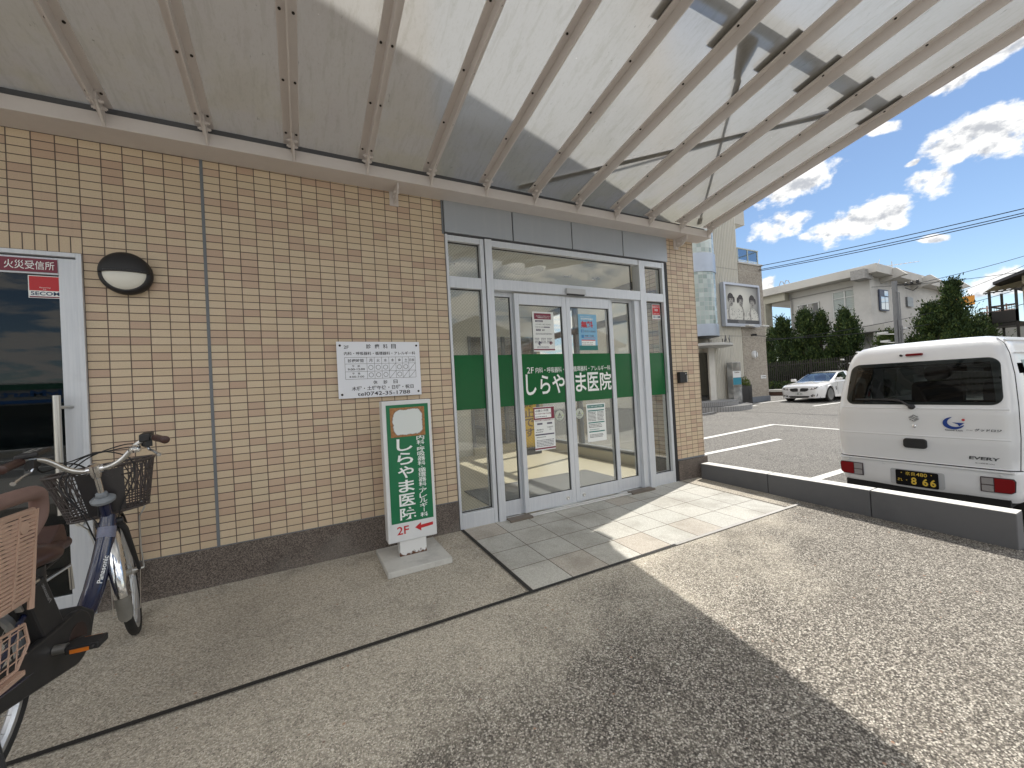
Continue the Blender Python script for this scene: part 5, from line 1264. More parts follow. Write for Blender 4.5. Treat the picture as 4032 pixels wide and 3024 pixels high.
# ---- coupe
def coupe(x, y, label):
    z = lz(y)
    car = thing('parked_car', label, 'car', (x, y, z), group='white coupes in the car park', rotz=pi, local=True)
    L0, L1 = .78, -3.86            # u=0 at the front axle, forwards positive
    us = [.80, .78, .73, .66, .58, .50] + [.42 - .06 * k for k in range(15)] + [-.5 - .25 * k for k in range(8)] + [-2.42 - .06 * k for k in range(15)] + [-3.35, -3.5, -3.65, -3.78, -3.84]
    def w(u):
        if u > .2: return .915 - .25 * max(0, (u - .2) / .6) ** 3
        if u < -3.0: return .915 - .16 * ((-3.0 - u) / .85) ** 2
        return .915
    def arch(u):
        zb = .19
        for c in (0, -2.81):
            if abs(u - c) < .375: zb = max(zb, .335 + sqrt(.375 ** 2 - (u - c) ** 2) - .01)
        return zb
    def top(u):
        T_ = [(-3.85, .86), (-3.7, .93), (-3.2, .97), (-2.6, .96), (-1.0, .93), (-.6, .915), (.0, .865), (.45, .80), (.66, .745), (.74, .695), (.785, .61), (.80, .48)]
        return interp(T_, u)
    ring = []
    for u in us:
        ww, zb, zt = w(u), arch(u), top(u); zl = max(zb, .2); P = []
        lv = [(.955, zb), (.985, max(zb, .32 + .0)), (1.0, max(zb + .01, .50)), (.985, max(zb + .02, min(zt - .10, .66))), (.95, zt - .05), (.86, zt - .008), (.6, zt + .012), (.3, zt + .022), (0, zt + .025)]
        P = [(u, ww * a, b) for a, b in lv]; ring.append(P + [(u, -b, c) for u, b, c in P[-2::-1]])
    mb = MB(); mb.loft(ring, close=False, cap=False); nose = ring[0]; mb.add(nose, [tuple(range(len(nose)))]); mb.add(ring[-1], [tuple(range(len(nose)))][::-1]); mb.build('body', M_cwhite, car)
    mb = MB(); mb.box(-3.7, -.78, .17, .66, .78, .5); mb.build('underbody', M_chassis, car)
    # cabin
    st = [(-.42, .905, .76, .915, .74), (-.7, 1.02, .79, .925, .73), (-1.0, 1.155, .80, .93, .70), (-1.28, 1.27, .805, .935, .64), (-1.42, 1.305, .81, .935, .62), (-1.9, 1.362, .82, .94, .60), (-2.3, 1.36, .82, .945, .59), (-2.7, 1.30, .80, .955, .57), (-3.1, 1.14, .76, .965, .60), (-3.4, .985, .70, .97, .62)]
    rg = []
    for u, zr, wb, zb, wr in st: wr2 = wr if zr > 1.25 else wr + (wb - wr) * .3; rg.append([(u, wb + .02, zb - .02), (u, wb, zb), (u, wr + .02, zr - .03), (u, wr - .05, zr), (u, 0, zr + .02), (u, -(wr - .05), zr), (u, -(wr + .02), zr - .03), (u, -wb, zb), (u, -wb - .02, zb - .02)])
    cab_, gls, wsh = MB(), MB(), MB(); A = {}
    vs_ = [p for r_ in rg for p in r_]; nn = 9; fb_, fg_, fw_, fr2_ = [], [], [], []
    for i in range(len(st) - 1):
        for k in range(nn - 1):
            f = (i * nn + k, i * nn + k + 1, (i + 1) * nn + k + 1, (i + 1) * nn + k)
            if k in (3, 4) and i < 4: fw_.append(f)
            elif k in (3, 4) and i >= 7: fr2_.append(f)
            elif k in (1, 6) and 1 <= i <= 7 and i != 5: fg_.append(f)
            else: fb_.append(f)
    cab_.add(vs_, fb_, 0, True).build('roof', M_cwhite, car); gls.add(vs_, fg_).build('side_window', M_cglass, car); wsh.add(vs_, fw_).build('windscreen', M_cglass, car); MB().add(vs_, fr2_).build('rear_window', M_cglass, car)
    mb = MB(); mb.box(-3.0, -.66, .5, -.9, .66, .86); mb.box(-1.9, .12, .85, -1.75, .55, 1.2); mb.box(-1.9, -.55, .85, -1.75, -.12, 1.2); mb.build('interior', M_seat, car)
    mb = MB(); mb.tube([(-1.05, -.36 + .17 * cos(2 * pi * k / 20), .93 + .15 * sin(2 * pi * k / 20)) for k in range(20)], .014, 6, closed=True); mb.build('steering_wheel', grime('grey_wheel', (.3, .3, .3), .5), car)
    for u in (0, -2.81):
        for s_ in (1, -1):
            mb = MB(); mb.lathe((u, s_ * .70, .335), (0, s_, 0), [(.235, 0), (.32, .0), (.335, .02), (.335, .18), (.325, .20), (.25, .205)], 32); wh = mb.build('wheel', M_tyre, car)
            mb = MB(); mb.lathe((u, s_ * .89, .335), (0, s_, 0), [(.252, .016), (.24, .016), (.235, -.03)], 32); mb.lathe((u, s_ * .89, .335), (0, s_, 0), [(.05, -.02), (.05, .012), (.02, .016)], 16)
            for k in range(5):
                for d_ in (-.16, .16):
                    a = 2 * pi * k / 5 + d_ + .3; a2 = 2 * pi * k / 5 + d_ * .55 + .3; mb.bar((u + .04 * cos(a), s_ * .90, .335 + .04 * sin(a)), (u + .245 * cos(a2), s_ * .898, .335 + .245 * sin(a2)), .034, .02, (0, s_, 0))
            mb.build('wheel_rim', mat('alloy_wheel', (.42, .43, .44), .3, .8), wh)
            mb = MB(); mb.lathe((u, s_ * .68, .335), (0, s_, 0), [(.0, .1), (.24, .1), (.24, .11)], 24); mb.build('wheel_well', M_chassis, wh)
    def nose_u(v, z):
        u = .80
        while u > .2 and (w(u) * .985 < abs(v) or top(u) - .03 < z): u -= .004
        return u
    def npoly(name, pts, m, lift=.012, par=car, bev=0):
        mb = MB(); mb.add([(nose_u(a, b) + lift, a, b) for a, b in pts], [tuple(range(len(pts)))]); return mb.build(name, m, par)
    for s_ in (1, -1):
        g = npoly('grille', [(s_ * a, b) for a, b in ((.04, .50), (.05, .625), (.12, .655), (.36, .64), (.40, .60), (.36, .53), (.26, .49))], M_bblack, .03)
        mb = MB(); pts = [(.43, .60), (.46, .645), (.60, .675), (.74, .70), (.70, .62), (.60, .575), (.48, .565)]
        mb.add([(nose_u(a, b) + .012, s_ * a, b) for a, b in pts], [tuple(range(7))]); hl = mb.build('headlight', mat('dark_headlight', (.10, .105, .11), .08, .4, coat=1.0), car)
        mb = MB()
        for a, b in ((.52, .615), (.63, .635)): mb.lathe((nose_u(a, b) + .014, s_ * a, b), (1, 0, 0), [(.035, 0), (.035, .01), (.024, .006), (.01, .012)], 14)
        mb.build('lamp_ring', M_clearlens, hl)
        npoly('air_intake', [(s_ * a, b) for a, b in ((.50, .25), (.48, .30), (.55, .36), (.74, .385), (.72, .27))], M_bblack, .02)
        mb = MB(); mb.lathe((nose_u(.62, .31) + .024, s_ * .62, .312), (1, 0, 0), [(.042, 0), (.04, .014), (.01, .018)], 14); mb.build('fog_lamp', M_clearlens, car)
        mb = MB(); mb.box(-.78, s_ * .88, .93, -.62, s_ * 1.07, 1.06); mb.bar((-.68, s_ * .78, .94), (-.68, s_ * .92, .96), .06, .03); mb.build('door_mirror', M_cwhite, car, bevel=.03)
        mb = MB(); mb.prism([(-.52, .50), (-.47, .50), (-.44, .66), (-.52, .68), (-.49, .64)], (0, s_ * .917, 0), (1, 0, 0), (0, 0, 1), (0, s_ * .004, 0)); mb.build('side_vent', M_bblack, car)
        mb = MB(); mb.tube([(-.62, s_ * .919, .30), (-.60, s_ * .919, .85)], .004, 4); mb.tube([(-2.05, s_ * .919, .30), (-2.1, s_ * .915, .88)], .004, 4); mb.build('door_seam', M_rubber, car)
    npoly('lower_grille', [(-.44, .29), (.44, .29), (.38, .215), (-.38, .215)], M_bblack, .03)
    mb = MB(); mb.box(.805, -.165, .335, .815, .165, .50); pl2 = mb.build('number_plate', M_signw, car)
    mb = MB(); text(mb, '47-11', (.8165, -.10, .352), (0, 1, 0), (0, 0, 1), .225, .072, .03); text(mb, '奈良300', (.8165, -.075, .450), (0, 1, 0), (0, 0, 1), .15, .032); text(mb, 'の', (.8165, -.15, .37), (0, 1, 0), (0, 0, 1), .03, .03); mb.build('lettering', mat('plate_green', (.01, .06, .035), .5), pl2)
    mb = MB(); mb.lathe((.70, 0, .695), (.6, 0, .8), [(.042, 0), (.040, .006), (.03, .007), (.0, .008)], 18); mb.build('badge', mat('blue_badge', (.04, .10, .25), .3), car)
    return car
c1 = coupe(21.75, 7.03, 'white coupe facing the camera in the middle parking bay')
c2 = dup(c1, (25.08, 12.0, lz(9)), 0., 'white car mostly hidden behind the corner of tiled building')
# ------------------------------------------------------------------ neighbouring building with the picture board
BYF = 8.6; BG = lz(8.6)
den = thing('corner_building', 'neighbouring building of ribbed metal and brown tile with glass block bay', 'building', (18.5, 9.5, BG))
def corr_fn(t):
    x, y, z = t.xyz(); u = ((x + y) / .118).fract(); g = (u - .5).abs(); seam = ((z - 3.07) / 3.19).fract(); s_ = seam.lt(.010)
    n = t.noise(2., t.vec(x * 3., y, z * .3), 4)
    c = t.mix(n.ss(.45, .75) * .25, (.66, .635, .565), (.50, .48, .42)); return dict(base=t.mix(s_ * .5, c, (.2, .19, .17)), rough=.55, normal=t.bump(g.ss(.12, .30), 1.0, .03))
M_corr = mat('ribbed_metal_cladding', fn=corr_fn)
def bt_fn(t):
    x, y, z = t.xyz(); h = x + y; r = (z / .05); odd = r.floor() * .5; cx = h / .1 + odd; fx = (cx.fract() - .5).abs(); fy = (r.fract() - .5).abs(); g = fx.gt(.46).max(fy.gt(.42))
    i = t.white(t.vec(cx.floor(), r.floor(), 0.)); b = t.ramp(i, [(0., (.30, .265, .22)), (.5, (.36, .32, .265)), (.8, (.25, .215, .18)), (1., (.40, .36, .30))], 'CONSTANT')
    band = ((z - 3.04) / 3.2).fract().lt(.02); n = t.noise(1.2, None, 4)
    return dict(base=t.mix(g * .6 + band * .3, t.mix(n.ss(.45, .7) * .3, b, (.22, .2, .17)), (.42, .39, .34)), rough=.7)
M_btile = mat('small_brown_tile', fn=bt_fn)
mb = MB(); 
for k in range(82):                                        # real ribs on the street side
    x = 17.0 + k * .0295; 
mb.box(17.0, 8.62, BG - .3, 19.42, 16, 10.5); mb.box(19.40, 9.5, 8.9, 20.4, 12, 10.5); mb.build('ribbed_wall', M_corr, den)
mb = MB()
for k in range(20): x = 17.02 + k * .118; mb.prism([(0, 0), (.03, -.045), (.065, -.045), (.095, 0)], (x, 8.62, BG + .02), (1, 0, 0), (0, 1, 0), (0, 0, 10.6))
struct_r = mb.build('cladding_ribs', M_corr, den)
mb = MB(); mb.box(19.42, 8.6, BG + .27, 21.32, 10.9, 6.62); mb.build('tiled_wall', M_btile, den)
mb = MB(); mb.box(19.40, 8.57, BG - .3, 21.38, 10.95, BG + .27); mb.build('base_band', grime('blue_grey_plinth', (.16, .18, .21), .7, 0, .3), den)
mb = MB(); mb.box(19.42, 8.55, 6.62, 21.36, 10.95, 6.70); mb.build('parapet_cap', grime('pale_cap', (.55, .54, .52), .6), den)
mb = MB(); mb.box(19.42, 8.7, 8.60, 20.3, 11, 10.5); mb.build('penthouse', grime('pale_plaster', (.55, .53, .48), .8), den)
mb = MB(); mb.box(15.1, 8.65, BG - .3, 17.0, 16, 10.5); mb.build('bay_wall', grime('pale_render', (.56, .53, .46), .8), den)
gbm = mat('glass_block', fn=lambda t: (lambda x, y, z: dict(base=t.mix(t.math('MAXIMUM', (z / .19).fract().lt(.08), (t.math('ARCTAN2', y - 8.6, x - 16.0) / .2).fract().lt(.08)), t.mix(t.white(t.vec((z / .19).floor(), (t.math('ARCTAN2', y - 8.6, x - 16.0) / .2).floor(), 1.0)), (.26, .33, .31), (.50, .57, .55)), (.45, .47, .47)), rough=.12))(*t.xyz()), coat=.6)
M_bay = grime('silver_blue_bay_panel', (.42, .47, .55), .35, .4, .15)
for z0, z1, m, nm, r in ((2.94, 3.44, M_bay, 'bay_panel', 1.0), (3.44, 5.64, gbm, 'glass_block_wall', .97), (5.64, 6.43, M_bay, 'bay_panel', 1.0), (6.43, 8.6, gbm, 'glass_block_wall', .97), (8.6, 9.4, M_bay, 'bay_panel', 1.0)):
    mb = MB(); mb.lathe((16.0, 8.6, z0), (0, 0, 1), [(r, 0), (r, z1 - z0)], 40); mb.build(nm, m, den)
mb = MB(); mb.lathe((16.05, 8.6, 2.50), (0, 0, 1), [(1.45, 0), (1.45, .08)], 48); mb.build('door_canopy', grime('canopy_edge', (.5, .5, .48), .5), den)
mb = MB()
for i, c in enumerate('AIKYU'):
    a = radians(-88 + 17.5 * i); mb2 = None
    cx, cy = 16.05 + 1.40 * cos(a), 8.6 + 1.40 * sin(a); t_ = Vector((-sin(a), cos(a), 0)); text(mb, c, (cx - t_.x * .13, cy - t_.y * .13, 2.60), t_, (0, 0, 1), .24 if c != 'I' else .09, .30, .02)
mb.build('shop_letters', mat('steel_letters', (.12, .12, .13), .3, .6), den)
mb = MB(); mb.lathe((16.05, 8.6, 2.585), (0, 0, 1), [(1.43, 0), (1.43, .02), (1.41, .02), (1.41, 0)], 48); mb.build('letter_rail', M_steel, den)
mb = MB(); mb.box(15.6, 8.48, BG + .35, 16.62, 8.66, 2.30); mb.build('entrance_door', m_glass('dark_shop_glass', (.12, .13, .13), 1.6), den)
mb = MB(); mb.box(16.62, 8.40, BG + .3, 17.0, 8.66, 2.5); mb.build('door_jamb', grime('white_jamb', (.62, .60, .55), .6), den)
def step_fn(t):
    x, y, z = t.xyz(); a = t.math('ARCTAN2', y - 8.6, x - 16.2); g = (a / .055).fract().lt(.16).max((z / .05).fract().lt(.16)); return dict(base=t.mix(g, (.33, .33, .33), (.10, .10, .10)), rough=.7)
M_step = mat('small_step_tile', fn=step_fn)
for r, z1 in ((1.95, .0), (1.45, .17)):
    mb = MB(); mb.lathe((16.2, 8.6, BG - .3), (0, 0, 1), [(r, 0), (r, z1 + .3 - BG)], 48); mb.build('step', M_step, den)
# roof rail
mb = MB()
for x in (19.46, 20.25, 21.06): mb.bar((x, 8.62, 6.66), (x, 8.62, 7.36), .05, .05, (0, 1, 0))
mb.bar((19.44, 8.62, 7.36), (21.12, 8.62, 7.36), .07, .05); mb.bar((19.44, 8.62, 6.78), (21.08, 8.62, 6.78), .03, .03)
for k in range(14): mb.bar((20.25 + k * .06, 9.9, 6.7), (20.25 + k * .06, 9.9, 7.25), .015, .015, (0, 1, 0))
mb.bar((21.06, 8.62, 7.34), (21.06, 10.9, 7.34), .06, .05); rl = mb.build('roof_rail', grime('pale_green_rail', (.46, .50, .47), .5), den)
mb = MB(); mb.box(19.48, 8.615, 6.82, 20.22, 8.623, 7.33); mb.box(20.28, 8.615, 6.82, 21.03, 8.623, 7.33); mb.build('smoked_screen', m_glass('rail_screen', (.5, .56, .62), 1.5), rl)
# picture board
pb = thing('picture_board', 'framed black and white picture of three children with fingers to their lips', 'billboard', (19.2, 8.4, 3.5))
P0, P1, Q0, Q1 = 17.86, 20.60, 3.51, 5.54; yb = 8.34
mb = MB(); mb.box(P0, yb, Q0, P1, yb + .2, Q0 + .13); mb.box(P0, yb, Q1 - .10, P1, yb + .2, Q1); mb.box(P0, yb, Q0 + .13, P0 + .12, yb + .2, Q1 - .1); mb.box(P1 - .08, yb, Q0 + .13, P1, yb + .2, Q1 - .1); mb.box(P0 + .1, yb + .08, Q0 + .1, P1 - .07, yb + .2, Q1 - .08); mb.build('frame', grime('silver_board_frame', (.52, .55, .62), .35, .4, .1), pb)
def bgp(t):
    x, y, z = t.xyz(); u = (x - 19.1) / 1.3; v = (z - 4.75) / .85; r = (u * u * .8 + v * v * .6).sqrt(); return dict(base=t.mix(r.ss(.25, 1.15), (.62, .61, .55), (.20, .20, .20)), rough=.4)
mb = MB(); mb.box(P0 + .12, yb + .075, Q0 + .13, P1 - .08, yb + .079, Q1 - .10); pic = mb.build('picture', mat('old_photo_ground', fn=bgp), pb)
mats_p = [mat('photo_hair', (.045, .04, .04), .6), mat('photo_skin', fn=lambda t: dict(base=t.mix(t.noise(6., None, 4).ss(.4, .65), (.36, .345, .32), (.17, .16, .15)), rough=.5)), mat('photo_dress', fn=lambda t: dict(base=t.mix(t.voro(11.0, t.pos()).lt(.30) * t.noise(3., None, 2).ss(.3, .5), (.60, .59, .54), (.20, .20, .19)), rough=.5)), mat('photo_strip', (.07, .07, .075), .4), mat('photo_print', (.30, .30, .29), .5)]
mb = MB(); yy = yb + .0735
def el(cx, cz, rx, rz, m, lift=0., n=22, rot=0.): mb.add([(cx + rx * cos(2 * pi * k / n) * cos(rot) - rz * sin(2 * pi * k / n) * sin(rot), yy - lift, cz + rx * cos(2 * pi * k / n) * sin(rot) + rz * sin(2 * pi * k / n) * cos(rot)) for k in range(n)], [tuple(range(n))], m)
def pg(pts, m, lift=0.): mb.add([(a, yy - lift, b) for a, b in pts], [tuple(range(len(pts)))], m)
for i, (cx, cz, s_) in enumerate(((18.42, 4.72, .95), (19.16, 4.70, .85), (20.05, 4.70, .95))):
    pg([(cx - .52 * s_, 3.80), (cx - .48 * s_, 4.15), (cx - .2 * s_, 4.38), (cx + .15 * s_, 4.38), (cx + .42 * s_, 4.18), (cx + .52 * s_, 3.80)], 2, .001 * i)
    el(cx, cz + .10, .235 * s_, .27 * s_, 0, .004); el(cx + .02, cz - .02, .175 * s_, .26 * s_, 1, .0045)
    pg([(cx - .20 * s_, cz + .10), (cx + .20 * s_, cz + .10), (cx + .17 * s_, cz + .28), (cx - .16 * s_, cz + .28)], 0, .005)
    for d_ in (-.07, .08): el(cx + d_, cz + .035, .038, .022, 0, .0055); pg([(cx + d_ - .05, cz + .075), (cx + d_ + .05, cz + .08), (cx + d_ + .05, cz + .092), (cx + d_ - .05, cz + .088)], 0, .0055)
    pg([(cx + .0, cz + .01), (cx + .02, cz - .07), (cx - .02, cz - .075)], 0, .0052); el(cx + .01, cz - .135, .045, .025, 0, .0055)
    sd_ = (-1, 1, -1)[i]; el(cx + sd_ * -.25 * s_, cz + .05, .07, .14, 0, .003)
    pg([(cx + sd_ * .02, cz - .12), (cx + sd_ * .07, cz - .10), (cx + sd_ * .28, cz - .55), (cx + sd_ * .20, cz - .92), (cx + sd_ * .10, cz - .9), (cx + sd_ * .14, cz - .50)], 1, .006); el(cx + sd_ * .06, cz - .18, .07, .085, 1, .0065)
pg([(P0 + .12, Q0 + .13), (P1 - .08, Q0 + .13), (P1 - .08, Q0 + .32), (P0 + .12, Q0 + .32)], 3, .008)
for k, q in enumerate((.27, .22, .17)): pg([(19.1 - .2 - .04 * (k % 2), Q0 + q), (19.45, Q0 + q), (19.45, Q0 + q + .018), (19.1 - .2 - .04 * (k % 2), Q0 + q + .018)], 4, .009)
mb.build('children', mats_p, pic)
for x in (18.95, 20.1):
    mb = MB(); mb.tube([(x, 8.36, 3.50), (x + .1, 8.1, 3.46), (x + .2, 8.0, 3.50)], .02, 6); mb.box(x - .05, 7.93, 3.46, x + .42, 8.1, 3.53); mb.build('picture_lamp', grime('pale_lamp', (.6, .6, .58), .4), pb, bevel=.02)
wl = thing('round_wall_light', 'round white wall light on the brown tiled corner', 'lamp', (20.25, 8.6, 2.19))
mb = MB(); mb.lathe((20.25, 8.6, 2.19), (0, -1, 0), [(.19, 0), (.19, .07), (.15, .12), (.0, .14)], 28); mb.build('body', M_signw, wl); mb = MB(); mb.box(20.235, 8.452, 2.05, 20.265, 8.47, 2.33); mb.lathe((20.25, 8.53, 2.19), (0, -1, 0), [(.17, 0), (.17, .01), (.145, .01), (.145, 0)], 28); mb.build('cage', grime('grey_cage', (.3, .3, .29), .5), wl)
sp = thing('spot_lamp', 'small black spot lamp high on the brown tiled wall', 'lamp', (20.18, 8.6, 3.13))
mb = MB(); mb.box(20.12, 8.55, 3.10, 20.2, 8.6, 3.18); mb.cyl((20.16, 8.55, 3.15), (20.26, 8.40, 3.15), .05, 12); mb.build('housing', M_black, sp); mb = MB(); mb.tube([(20.3, 8.59, 3.13), (21.3, 8.59, 3.10)], .012, 5); mb.build('conduit', M_black, sp)
ps = thing('wall_sign', 'small white arrow sign low on the brown tiled wall', 'sign', (20.9, 8.6, 1.0))
mb = MB(); mb.box(20.69, 8.57, 1.0, 21.12, 8.6, 1.16); q = mb.build('plate', M_signw, ps); mb = MB(); text(mb, '←駐車場', (20.73, 8.568, 1.04), UX, UZ, .36, .08, .02); mb.build('lettering', M_ink, q)
tt = thing('totem_sign', 'tall silver totem sign with blue panel beside the curved steps', 'sign', (18.15, 8.3, BG))
mb = MB(); mb.box(17.84, 8.15, BG - .05, 18.47, 8.42, 1.82); tb = mb.build('body', mat('polished_panel', fn=lambda t: dict(base=t.mix(t.noise(2., None, 2).ss(.4, .6), (.55, .56, .57), (.30, .31, .32)), rough=.18, metal=.7)), tt, bevel=.01)
mb = MB(); mb.box(17.86, 8.145, .80, 18.44, 8.15, 1.12); mb.build('blue_panel', mat('teal_blue', (.02, .22, .32), .35), tb); mb = MB(); mb.box(17.86, 8.1455, 1.125, 18.44, 8.1495, 1.42); mb.build('white_panel', M_signw, tb)
mb = MB(); text(mb, 'Ladies', (17.98, 8.143, 1.33), UX, UZ, .34, .07, .02); text(mb, 'OPEN 10:00', (17.93, 8.143, .69), UX, UZ, .44, .05); 
for k in range(3): text(mb, 'hair and beauty', (17.92, 8.143, 1.47 + .05 * k), UX, UZ, .44, .03)
mb.build('lettering', mat('brown_letter', (.12, .07, .05), .5), tb)
pn = thing('planter', 'tall black planter with feathery green shrub beside the totem sign', 'planter', (18.93, 8.35, BG))
mb = MB(); mb.box(18.55, 8.2, BG - .05, 18.95, 8.55, .75); mb.box(18.97, 8.22, BG - .05, 19.33, 8.55, .76); mb.box(19.08, 8.215, .1, 19.2, 8.222, .55); mb.build('pot', M_black, pn, bevel=.01)
def leaf_cloud(name, mats, par, pts, size, rnd, flat=.5):
    """many small leaf blades around given points, each (centre, outward)"""
    mb = MB()
    for c, o_ in pts:
        d_ = (o_ + Vector((rnd.uniform(-1, 1), rnd.uniform(-1, 1), rnd.uniform(-.6, 1))) * .9).normalized(); s_ = d_.cross(Vector((rnd.uniform(-1, 1), rnd.uniform(-1, 1), rnd.uniform(-1, 1))))
        if s_.length < 1e-3: continue
        s_.normalize(); L = size * rnd.uniform(.6, 1.4); w_ = L * flat * rnd.uniform(.6, 1.2)
        mb.add([c - d_ * L * .4, c + s_ * w_ * .5, c + d_ * L * .6, c - s_ * w_ * .5], [(0, 1, 2, 3)], rnd.randrange(len(mats)))
    return mb.build(name, mats, par)
def leafm(name, c):
    return mat(name, fn=lambda t: dict(base=t.mix(t.noise(1.3, None, 3).ss(.35, .65), c, tuple(q * .62 for q in c)), rough=.7), spec=.25)
L_d, L_m, L_l = leafm('dark_needles', (.030, .058, .020)), leafm('mid_needles', (.052, .088, .026)), leafm('fresh_needles', (.10, .135, .035))
r_ = random.Random(11)
pts = []
for k in range(700): a = r_.uniform(0, 2 * pi); q = r_.random() ** .5; pts.append((Vector((18.93 + .36 * q * cos(a), 8.35 + .22 * q * sin(a), .72 + r_.random() ** 1.4 * (.48 - .22 * q))), Vector((cos(a), sin(a), 1.2))))
leaf_cloud('shrub', [leafm('yellow_green_leaf', (.14, .19, .03)), L_l], pn, pts, .10, r_, .22)

# ------------------------------------------------------------------ boundary behind the car park
kb_ = thing('planter_kerb', 'brown boundary kerb with white top behind the tiled corner', 'kerb', (26.2, 12, lz(9)))
mb = MB(); mb.box(26.0, 8.5, -.3, 26.4, 30, .10); mb.build('side', grime('brown_kerb', (.10, .055, .04), .8, 0, .4), kb_); mb = MB(); mb.box(25.96, 8.46, .10, 26.44, 30.0, .24); mb.build('top', grime('white_kerb_top', (.62, .61, .57), .7), kb_)
fn_ = thing('dark_fence', 'dark vertical slat fence in shade below the conifers', 'fence', (28.3, 8, lz(8)))
mb = MB()
for k in range(150): y = 2.0 + k * .12; mb.box(28.28, y, -.2, 28.30, y + .05, 1.95)
mb.build('slats', mat('dark_slat', (.035, .033, .028), .8), fn_); mb = MB()
for z in (.3, 1.7): mb.box(28.30, 2, z, 28.34, 20, z + .06)
for k in range(10): mb.box(28.32, 2 + k * 2, -.3, 28.38, 2.06 + k * 2, 2.0)
mb.build('rails', mat('dark_slat', (.035, .033, .028), .8), fn_)
def conifer(name, label, x, y, h, r, seed, n, lean=0., mats=None, cat='tree', loose=.0, group='conifers behind the car park', base=.0, bark=(.06, .045, .035)):
    rr = random.Random(seed); g = lz(9) - .1
    t_ = thing(name, label, cat, (x, y, g), group)
    mb = MB(); mb.tube([(x + .05 * sin(k), y + .05 * cos(k * 1.3), g + (h - .5) * k / 6) for k in range(7)], [max(.02, .16 * (1 - k / 6.6)) for k in range(7)], 8)
    limbs = []
    for k in range(26):
        a = rr.uniform(0, 2 * pi); z = g + h * rr.uniform(.10, .85); L = r * rr.uniform(.55, .95) * (1 - ((z - g) / h) ** 2.2)
        e = Vector((x + L * cos(a), y + L * sin(a), z + L * .55)); mb.tube([(x, y, z), (x + L * .5 * cos(a), y + L * .5 * sin(a), z + L * .2), e], [.04, .025, .008], 5)
    mb.build('trunk', mat('conifer_bark', bark, .9), t_)
    # plume shaped clumps that point up and out
    clumps = []
    for k in range(int(95 * r * h / 5)):
        f = rr.random() ** .85; z = g + h * (base + .05 + (1 - base) * .93 * f); prof = r * (1 - f ** 1.8) * (.82 + .18 * sin(f * 11 + seed)) + .10
        a = rr.uniform(0, 2 * pi); q = prof * rr.uniform(.45, 1.12); clumps.append((Vector((x + q * cos(a), y + q * sin(a), z)), Vector((cos(a) * .55, sin(a) * .55, .9 + .5 * f)), rr.uniform(.30, .58) * (1. if f < .8 else .75)))
    clumps += [(Vector((x + rr.uniform(-.1, .1), y + rr.uniform(-.1, .1), g + h * f)), Vector((0, 0, 1)), .32) for f in (.86, .92, .97)]
    pts = []; per = max(8, n // len(clumps))
    for c, d_, s_ in clumps:
        d_ = d_.normalized()
        for k in range(per):
            u = rr.gauss(0, .42); v = Vector((rr.gauss(0, 1), rr.gauss(0, 1), rr.gauss(0, 1))) * (.30 * s_ * (1 - .35 * max(0, u)))
            pts.append((c + d_ * (u * s_ * 1.3) + v, d_ + v.normalized() * .4))
    leaf_cloud('crown', mats or [L_d, L_d, L_m, L_m, L_l], t_, pts, .15, rr, .42)
    return t_
conifer('conifer_tree', 'dark conifer just right of the tiled corner, the leftmost tree', 30.2, 12.45, 5.25, 1.45, 3, 17000)
conifer('conifer_tree', 'dark conifer second from the tiled corner, its top below small window', 30.0, 11.05, 5.3, 1.35, 4, 17000)
conifer('conifer_tree', 'slim dark conifer squeezed between two broader ones before the grey house', 30.3, 10.25, 5.05, 1.05, 8, 13000)
conifer('conifer_tree', 'cone shaped dark conifer before the large upstairs window', 30.0, 8.85, 4.95, 1.5, 5, 18000)
conifer('conifer_tree', 'dark conifer standing behind the others beside the tiled corner', 31.6, 13.9, 4.6, 1.5, 12, 12000)
conifer('conifer_tree', 'pale green young conifer left of the utility pole', 29.6, 6.75, 3.3, 0.9, 6, 9000, mats=[L_m, L_l, L_l])
conifer('conifer_tree', 'broad green conifer right of the utility pole behind the van', 30.3, 5.15, 4.55, 1.6, 7, 19000, mats=[L_d, L_m, L_m, L_l])
conifer('conifer_tree', 'taller conifer with pointed top behind the van roof', 31.0, 4.5, 5.75, 1.35, 9, 17000)
conifer('bushy_tree', 'leafy round bush between the conifers and the balcony house', 34.5, 4.35, 3.8, 1.35, 10, 12000, mats=[L_m, leafm('broad_leaf', (.085, .12, .035))], cat='bush', group=None)
hg = MB(); rr = random.Random(20); pts = []
for k in range(7000): pts.append((Vector((27.3 + rr.uniform(-.45, .4), rr.uniform(4, 20), lz(9) + .1 + rr.random() * .75)), Vector((-.4, 0, 1))))
h_ = thing('low_hedge', 'low green shrubs along the foot of the dark fence', 'hedge', (27.3, 10, lz(9)))
leaf_cloud('foliage', [L_m, L_d, L_l], h_, pts, .12, rr, .5)

